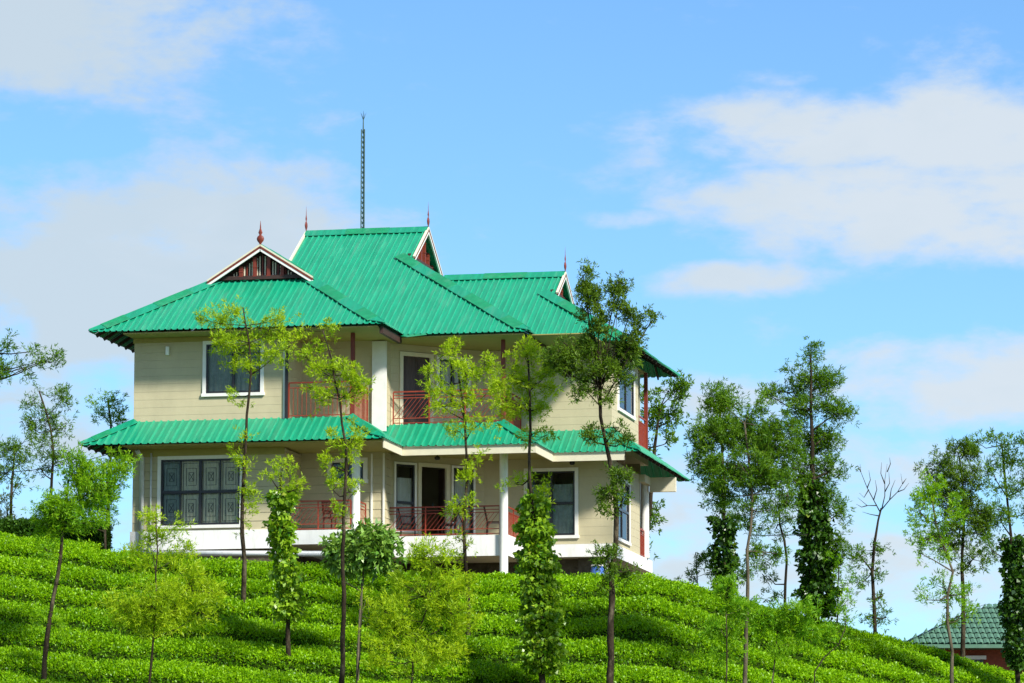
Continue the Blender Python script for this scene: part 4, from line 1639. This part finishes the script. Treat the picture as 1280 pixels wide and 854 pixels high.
tree('slender_tree', 'thin dark stem with airy yellow green crown before the middle balcony', 119,
     [(586, 766), (583, 720), (580, 660), (584, 600), (582, 550), (578, 500), (572, 455), (570, 430)],
     [(565, 440, 16, 22, .9), (548, 475, 18, 18, .9), (588, 470, 20, 24, 1), (575, 505, 34, 16, 1.0), (605, 455, 16, 20, .7), (545, 500, 12, 14, .8), (575, 540, 20, 14, .8), (612, 490, 20, 18, .8), (600, 530, 12, 12, .6),
      (588, 575, 14, 12, .7), (572, 640, 14, 14, .9), (580, 625, 12, 10, .7), (578, 675, 16, 12, .6), (574, 700, 12, 10, .6), (585, 600, 8, 10, .7)],
     leaf='feather', r0=.075, r1=.02)
tree('vine_clad_tree', 'trunk thickly wrapped in climbing leaves with airy crown, right of the middle white column', 115,
     [(677, 840), (676, 780), (672, 700), (666, 640), (662, 600), (663, 540), (662, 490), (660, 450)],
     [(655, 445, 26, 14, .9), (640, 470, 26, 22, .9), (670, 480, 26, 26, 1), (650, 510, 34, 18, .9), (690, 460, 20, 22, .9), (632, 500, 18, 18, .7), (680, 510, 20, 14, .7), (664, 545, 22, 12, .9), (645, 605, 18, 10, .7), (670, 600, 14, 12, .7), (682, 620, 16, 14, .7), (650, 430, 14, 10, .8)],
     leaf='feather', r0=.12, r1=.025, 
     vine=[(678, 838, 676, 740, 18, 850), (676, 745, 669, 660, 17, 720), (669, 665, 668, 620, 13, 280)], group='vine covered trees')
tree('forked_tree', 'tall dark tree with upright tufts of foliage in front of the right wing', 113,
     [(763, 890), (763, 800), (764, 720), (770, 680), (771, 640), (768, 600), (758, 555), (751, 520), (750, 480)],
     [(729, 345, 10, 22, 1.2), (736, 380, 18, 26, 1.25), (748, 405, 16, 20, 1.1), (774, 350, 9, 20, 1.2), (772, 385, 12, 24, 1.25), (815, 400, 9, 9, 1.3), (800, 408, 14, 14, 1.2), (788, 390, 9, 10, 1.1), (793, 425, 12, 14, 1.2),
      (755, 435, 34, 18, 1.3), (715, 440, 24, 18, 1.1), (780, 445, 24, 18, 1.2), (705, 462, 20, 12, .9), (745, 465, 26, 14, 1.1), (690, 450, 14, 14, .9), (775, 470, 16, 12, .9), (755, 490, 14, 16, .9), (722, 487, 8, 6, .8), (733, 490, 7, 6, .8),
      (765, 540, 10, 12, 1.0), (745, 545, 14, 6, .8), (782, 550, 14, 8, .9), (775, 600, 18, 18, .9), (756, 610, 16, 14, .9), (760, 640, 14, 12, .8), (778, 625, 10, 12, .6), (760, 700, 20, 20, .9), (780, 715, 16, 16, .7), (752, 730, 14, 14, .6), (735, 545, 6, 5, .8)],
     leaf='deep', r0=.13, r1=.05, leaf_len=.13, leaf_w=.03, clump=7.5, spr=13,
     bare=[[(751, 500), (738, 430), (730, 350)], [(751, 490), (768, 440), (774, 350)], [(752, 510), (725, 480), (700, 462)], [(756, 500), (790, 440), (812, 400)], [(751, 500), (752, 470), (750, 410)], [(755, 540), (742, 470), (733, 440)]])
tree('tall_tree', 'tall green tree with a pale lower trunk right of the house', 115.5,
     [(930, 890), (932, 810), (934, 745), (933, 690), (938, 660), (940, 620), (935, 570), (930, 530)],
     [(900, 500, 26, 18, 1.0), (935, 540, 36, 24, 1.1), (890, 545, 32, 26, 1.1), (960, 555, 30, 24, 1.1), (925, 585, 46, 22, 1.1), (880, 580, 20, 20, .9), (965, 600, 26, 18, .9), (980, 565, 20, 20, .9), (900, 620, 26, 14, .8), (945, 640, 36, 12, .6), (955, 690, 24, 16, .7), (985, 620, 16, 16, .7),
      (930, 720, 14, 14, .5), (985, 530, 16, 14, .8), (945, 505, 14, 14, .7), (936, 610, 16, 14, .7), (934, 660, 14, 16, .6), (930, 765, 12, 14, .5)],
     leaf='mid', bark='barkpale', r0=.085, r1=.028, dens=2.2)
tree('feathery_sapling', 'bluish green feathery sapling around the foot of the pale trunk', 112.5,
     [(905, 890), (908, 830), (907, 770)],
     [(907, 745, 18, 22, .8), (902, 785, 20, 20, .7), (925, 760, 16, 16, .6), (910, 815, 16, 18, .5)],
     leaf='fresh', r0=.04, r1=.015, leaf_len=.16, leaf_w=.026, dens=2.2, group='feathery saplings on the tea slope')
tree('feathery_sapling', 'low fresh green sapling between the pale trunk and the big vine covered tree', 112.5,
     [(960, 890), (968, 830), (972, 790)],
     [(970, 780, 34, 18, .8), (995, 765, 26, 16, .8), (950, 770, 18, 14, .5), (1005, 790, 22, 14, .6), (975, 810, 24, 12, .5)],
     leaf='fresh', r0=.04, r1=.015, leaf_len=.16, leaf_w=.026, dens=2.2, group='feathery saplings on the tea slope')
tree('bent_sapling', 'small sapling with a bent bare lower branch below the bare tree', 112.5,
     [(1018, 840), (1030, 822), (1048, 806), (1056, 785)],
     [(1055, 775, 10, 14, .8), (1045, 790, 14, 10, .6), (1030, 800, 12, 8, .4), (1060, 750, 8, 10, .6)],
     leaf='fresh', r0=.03, r1=.015, group='feathery saplings on the tea slope')
tree('vine_clad_tree', 'vine covered trunk directly behind the tall tree with the pale trunk', 125,
     [(906, 745), (906, 690), (905, 640), (903, 560), (900, 505)],
     [(905, 500, 22, 14, .8), (895, 530, 20, 18, .8), (890, 600, 22, 24, .8), (900, 640, 16, 20, .7)],
     leaf='mid', r0=.09, r1=.03, dens=1.6, vmat='darkvine', vine=[(906, 740, 905, 645, 11, 380)], group='vine covered trees')
tree('vine_clad_tree', 'tallest tree right of the house, its lower trunk dark with climbing leaves', 124,
     [(1020, 775), (1022, 720), (1022, 660), (1016, 600), (1014, 540), (1013, 490), (1012, 445)],
     [(1012, 445, 14, 14, .9), (1010, 470, 28, 16, 1), (985, 490, 24, 14, .9), (1035, 480, 24, 14, .9), (1050, 515, 20, 14, .9), (965, 495, 14, 10, .7), (1015, 510, 34, 18, 1), (1015, 555, 28, 20, 1.1), (1035, 590, 22, 20, 1.0), (1000, 590, 24, 22, 1.1), (1020, 625, 32, 18, 1.1), (1045, 645, 14, 12, .8), (1040, 690, 18, 20, .7), (1030, 545, 22, 16, .9)],
     leaf='mid', r0=.14, r1=.03, dens=2.0, vmat='darkvine', vine=[(1022, 770, 1022, 690, 18, 620), (1022, 700, 1018, 640, 17, 430), (1018, 650, 1015, 600, 12, 220)], group='vine covered trees')
tree('curved_tree', 'thin curving dark trunk between the two vine covered trees', 126,
     [(981, 765), (982, 730), (984, 700), (981, 675), (975, 655), (974, 630)],
     [(970, 660, 14, 8, .6), (985, 650, 14, 8, .6), (972, 640, 12, 10, .6), (960, 720, 10, 18, .4), (968, 745, 8, 14, .5)],
     leaf='mid', r0=.06, r1=.03)
tree('small_tree', 'small sapling at the right foot of the tallest vine covered tree', 123.5,
     [(1046, 785), (1047, 740), (1048, 710)],
     [(1047, 705, 14, 16, .8), (1055, 735, 14, 14, .8), (1040, 745, 12, 14, .7), (1050, 765, 12, 10, .7)],
     leaf='fresh', r0=.035, r1=.015)
tree('bare_tree', 'thin tree with bare leafless top branches on the right crest', 124,
     [(1094, 795), (1092, 750), (1090, 715), (1093, 680), (1098, 650), (1102, 635)],
     [(1078, 700, 10, 8, .5), (1105, 690, 10, 8, .5), (1070, 690, 8, 6, .5), (1102, 740, 12, 20, .45), (1108, 772, 14, 10, .45), (1082, 725, 10, 8, .4), (1085, 770, 8, 8, .4), (1100, 710, 10, 10, .4)],
     leaf='mid', r0=.08, r1=.03,
     bare=[[(1100, 640), (1092, 625), (1084, 610), (1076, 590), (1075, 580)], [(1102, 637), (1106, 620), (1106, 600), (1109, 580)], [(1102, 637), (1112, 625), (1122, 615), (1128, 605), (1126, 592)],
           [(1106, 615), (1112, 604), (1111, 590)], [(1086, 612), (1080, 622), (1074, 616)], [(1096, 632), (1084, 632), (1072, 622)], [(1099, 645), (1088, 643), (1078, 640)], [(1084, 610), (1088, 600), (1086, 588)], [(1076, 590), (1072, 582)], [(1109, 590), (1113, 580), (1112, 572)], [(1122, 615), (1130, 612), (1136, 604)], [(1112, 625), (1114, 612), (1119, 600)], [(1092, 625), (1096, 612), (1094, 600)], [(1128, 605), (1133, 598)], [(1084, 632), (1077, 634), (1070, 630)], [(1106, 605), (1101, 592), (1102, 578)]])
tree('slender_tree', 'pale crooked trunk with light green leaves before the distant cottage', 120.5,
     [(1190, 870), (1190, 815), (1184, 780), (1184, 745), (1191, 715), (1178, 680), (1170, 655), (1165, 620)],
     [(1150, 640, 18, 20, .9), (1160, 610, 20, 18, .8), (1185, 640, 22, 16, .7), (1165, 670, 20, 14, .7), (1140, 670, 10, 14, .7), (1180, 735, 22, 18, .6), (1200, 770, 18, 18, .6), (1158, 750, 8, 10, .6), (1185, 690, 18, 12, .5), (1210, 745, 12, 16, .5), (1148, 690, 8, 8, .4)],
     leaf='fresh', bark='barkpale', r0=.07, r1=.03, dens=1.5)
tree('tall_tree', 'dense dark green tree behind the pale crooked trunk by the distant cottage', 125.5,
     [(1204, 790), (1204, 740), (1203, 690), (1206, 640), (1204, 600), (1200, 570)],
     [(1200, 565, 20, 12, 1.1), (1175, 580, 18, 14, 1.1), (1205, 600, 30, 18, 1.1), (1215, 560, 14, 14, 1), (1195, 630, 28, 20, 1.1), (1220, 640, 20, 24, .9), (1200, 670, 34, 22, 1.0), (1180, 610, 18, 16, .9), (1215, 700, 22, 14, .7), (1160, 590, 10, 10, .7), (1235, 660, 14, 20, .7)],
     leaf='deep', r0=.09, r1=.03, dens=2.0)
tree('vine_clad_tree', 'vine covered trunk with a loose crown at the right edge of the tea slope', 121.5,
     [(1272, 840), (1271, 780), (1268, 720), (1265, 670), (1260, 620), (1256, 580), (1254, 555)],
     [(1256, 560, 16, 12, .8), (1240, 590, 14, 14, .7), (1270, 575, 14, 16, .8), (1262, 610, 18, 16, .8), (1290, 600, 20, 24, .9), (1245, 545, 8, 8, .7), (1280, 555, 10, 12, .7), (1250, 650, 16, 18, .7), (1285, 640, 14, 14, .8), (1240, 690, 12, 14, .6), (1220, 552, 6, 5, .6)],
     leaf='mid', r0=.10, r1=.03, dens=1.6, vmat='darkvine', vine=[(1272, 835, 1270, 740, 13, 520), (1270, 745, 1267, 670, 11, 360)], group='vine covered trees')
# --- behind the house and on the left
tree('garden_tree', 'leafy tree behind the right end of the house beside the balcony post', 146,
     [(800, 720), (812, 640), (818, 560), (825, 510)],
     [(835, 490, 24, 16, .9), (820, 520, 22, 22, .9), (845, 520, 16, 16, .8), (812, 560, 12, 18, .7), (850, 485, 12, 10, .8), (815, 625, 10, 16, .8), (812, 660, 12, 16, .9), (810, 690, 10, 14, .9), (838, 550, 12, 10, .6), (800, 500, 16, 20, .6)],
     leaf='mid', r0=.14, r1=.05, leaf_len=.17, leaf_w=.05, group='trees behind the house')
tree('young_tree', 'small tree at the left edge of the hill above the dark hedge', 132,
     [(14, 690), (14, 640), (15, 600), (18, 560)],
     [(15, 560, 20, 16, .8), (8, 590, 14, 16, .8), (28, 580, 14, 18, .7), (22, 605, 12, 10, .7), (6, 560, 12, 14, .7), (35, 545, 8, 12, .6)],
     leaf='mid', r0=.07, r1=.025, dens=1.5, group='trees behind the house')
tree('young_tree', 'airy upright tree left of the house, second from the left edge', 134,
     [(64, 690), (64, 640), (65, 600), (67, 560), (60, 520), (50, 490)],
     [(42, 500, 10, 16, .8), (75, 500, 12, 18, .8), (58, 525, 22, 18, .8), (82, 535, 14, 14, .7), (40, 535, 14, 16, .8), (66, 560, 24, 16, .8), (50, 585, 16, 12, .7), (82, 575, 14, 12, .7), (70, 492, 10, 8, .6)],
     leaf='mid', r0=.08, r1=.025, dens=1.4, group='trees behind the house')
tree('young_tree', 'leafy tree with two tiers of foliage close to the left wall of the house', 131,
     [(136, 695), (136, 650), (134, 610), (138, 570), (138, 530), (134, 500)],
     [(130, 498, 14, 10, .8), (148, 500, 12, 12, .8), (135, 520, 20, 12, .9), (150, 525, 12, 14, .7), (120, 510, 8, 12, .6)],
     leaf='fresh', r0=.07, r1=.03, group='trees behind the house')
tree('young_tree', 'bright green young tree right in front of the left corner of the house', 124.0,
     [(132, 690), (134, 640), (137, 610), (138, 580)],
     [(145, 575, 18, 12, .9), (130, 600, 24, 16, 1.0), (115, 620, 20, 18, .9), (140, 630, 20, 12, .8), (160, 590, 12, 12, .7), (105, 645, 16, 14, .7), (125, 650, 14, 8, .6)],
     leaf='fresh', r0=.05, r1=.025, dens=1.5)
tree('overhanging_tree', 'leafy branch reaching in from the left edge of the view', 118,
     [(-34, 850), (-36, 700), (-30, 560), (-28, 480), (-20, 440)],
     [(10, 460, 14, 7, .8), (35, 458, 14, 9, .9), (55, 452, 12, 6, .8), (70, 445, 8, 5, .6), (12, 432, 8, 6, .7), (40, 440, 12, 6, .6), (-10, 450, 20, 20, .9), (-40, 440, 30, 30, 1), (-5, 470, 14, 6, .8)],
     leaf='mid', r0=.13, r1=.05, bare=[[(-26, 485), (0, 465), (25, 458), (50, 452), (74, 446)]])
tree('yellow_bush', 'small yellowing bush at the left edge above the hedge', 130,
     [(8, 690), (8, 650), (8, 635)],
     [(8, 640, 12, 14, 1.2), (4, 625, 8, 8, .8)], leaf='yellow', r0=.03, r1=.02, cat_='bush', group='small leafy trees')
tree('small_tree', 'faint low saplings on the skyline between the house and the vine covered trunk', 128,
     [(872, 735), (871, 710), (870, 690)],
     [(870, 705, 8, 14, .6), (885, 710, 12, 18, .7), (862, 720, 6, 8, .5), (880, 690, 6, 8, .5)],
     leaf='mid', r0=.03, r1=.015, clump=7)


# clipped hedge on the left crest
def hedge(name, label, spans, w, hpx, mat):
    pts, outs = [], []
    b = MB()
    for (x0, x1, ytop, ybot) in spans:
        n = int((x1 - x0) * (ybot - ytop) * .9)
        f = rng.uniform(0, 1, n)
        px = x0 + (x1 - x0) * f
        py = ytop + (ybot - ytop) * rng.uniform(0, 1, n) + 1.5 * np.sin(px * .4)
        dd = rng.uniform(-.45, .45, n)
        for i in range(n):
            top = rng.uniform() < .35
            q = at(px[i], ytop + 1.5 * math.sin(px[i] * .4) if top else py[i], w + (dd[i] if top else (-.45 + .12 * rng.normal())))
            pts.append(q)
            outs.append((0, 0, .8) if top else tuple(-CH * .7 + np.array([0, 0, .3])))
        a, c = at(x0 + 2, ytop + 4, w), at(x1 - 2, ybot + 6, w)
        q = [at(x0 + 2, ytop + 5, w - .38), at(x1 - 2, ytop + 5, w - .38), at(x1 - 2, ytop + 5, w + .38), at(x0 + 2, ytop + 5, w + .38)]
        zlow = c[2] - .6
        b.add([(p[0], p[1], zlow) for p in q] + [tuple(p) for p in q], [(0, 3, 2, 1), (4, 5, 6, 7), (0, 1, 5, 4), (1, 2, 6, 5), (2, 3, 7, 6), (3, 0, 4, 7)])
    loc = np.mean(np.array(pts), 0)
    t = thing(name, (loc[0], loc[1], loc[2] - .6), label, 'hedge')
    link('hedge_core', b.mesh('hedge_core', M['teabody']), t)
    dat = sprigs(np.array(pts), np.array(outs), 6, .05, .12, .06, up=.3, out_w=.6)
    link('hedge_leaves', leaf_mesh('hedge_leaves', M[mat], *dat), t)


hedge('hedge', 'dark clipped hedge along the left crest of the tea slope', [(-60, 92, 655, 680), (92, 136, 660, 692)], 125.5, 20, 'hedge')


def cable(name, label, pts, w0, w1, r=.012):
    P = [at(px, py, w0 + (w1 - w0) * i / (len(pts) - 1)) for i, (px, py) in enumerate(pts)]
    mb = MB()
    mb.tube(P, [r] * len(P), 5)
    tag(link(name, mb.mesh(name, M['black'])), label, 'cable')


cable('power_cable', 'thin overhead cable running from the left edge to the lower eave of the house', [(-200, 604), (-60, 597), (40, 588), (110, 575), (158, 562)], 129, 128.5)
cable('cable', 'thin line strung between the pale trunk and the tallest vine covered tree', [(938, 669), (970, 669.5), (1012, 668)], 116, 123.8, .014)
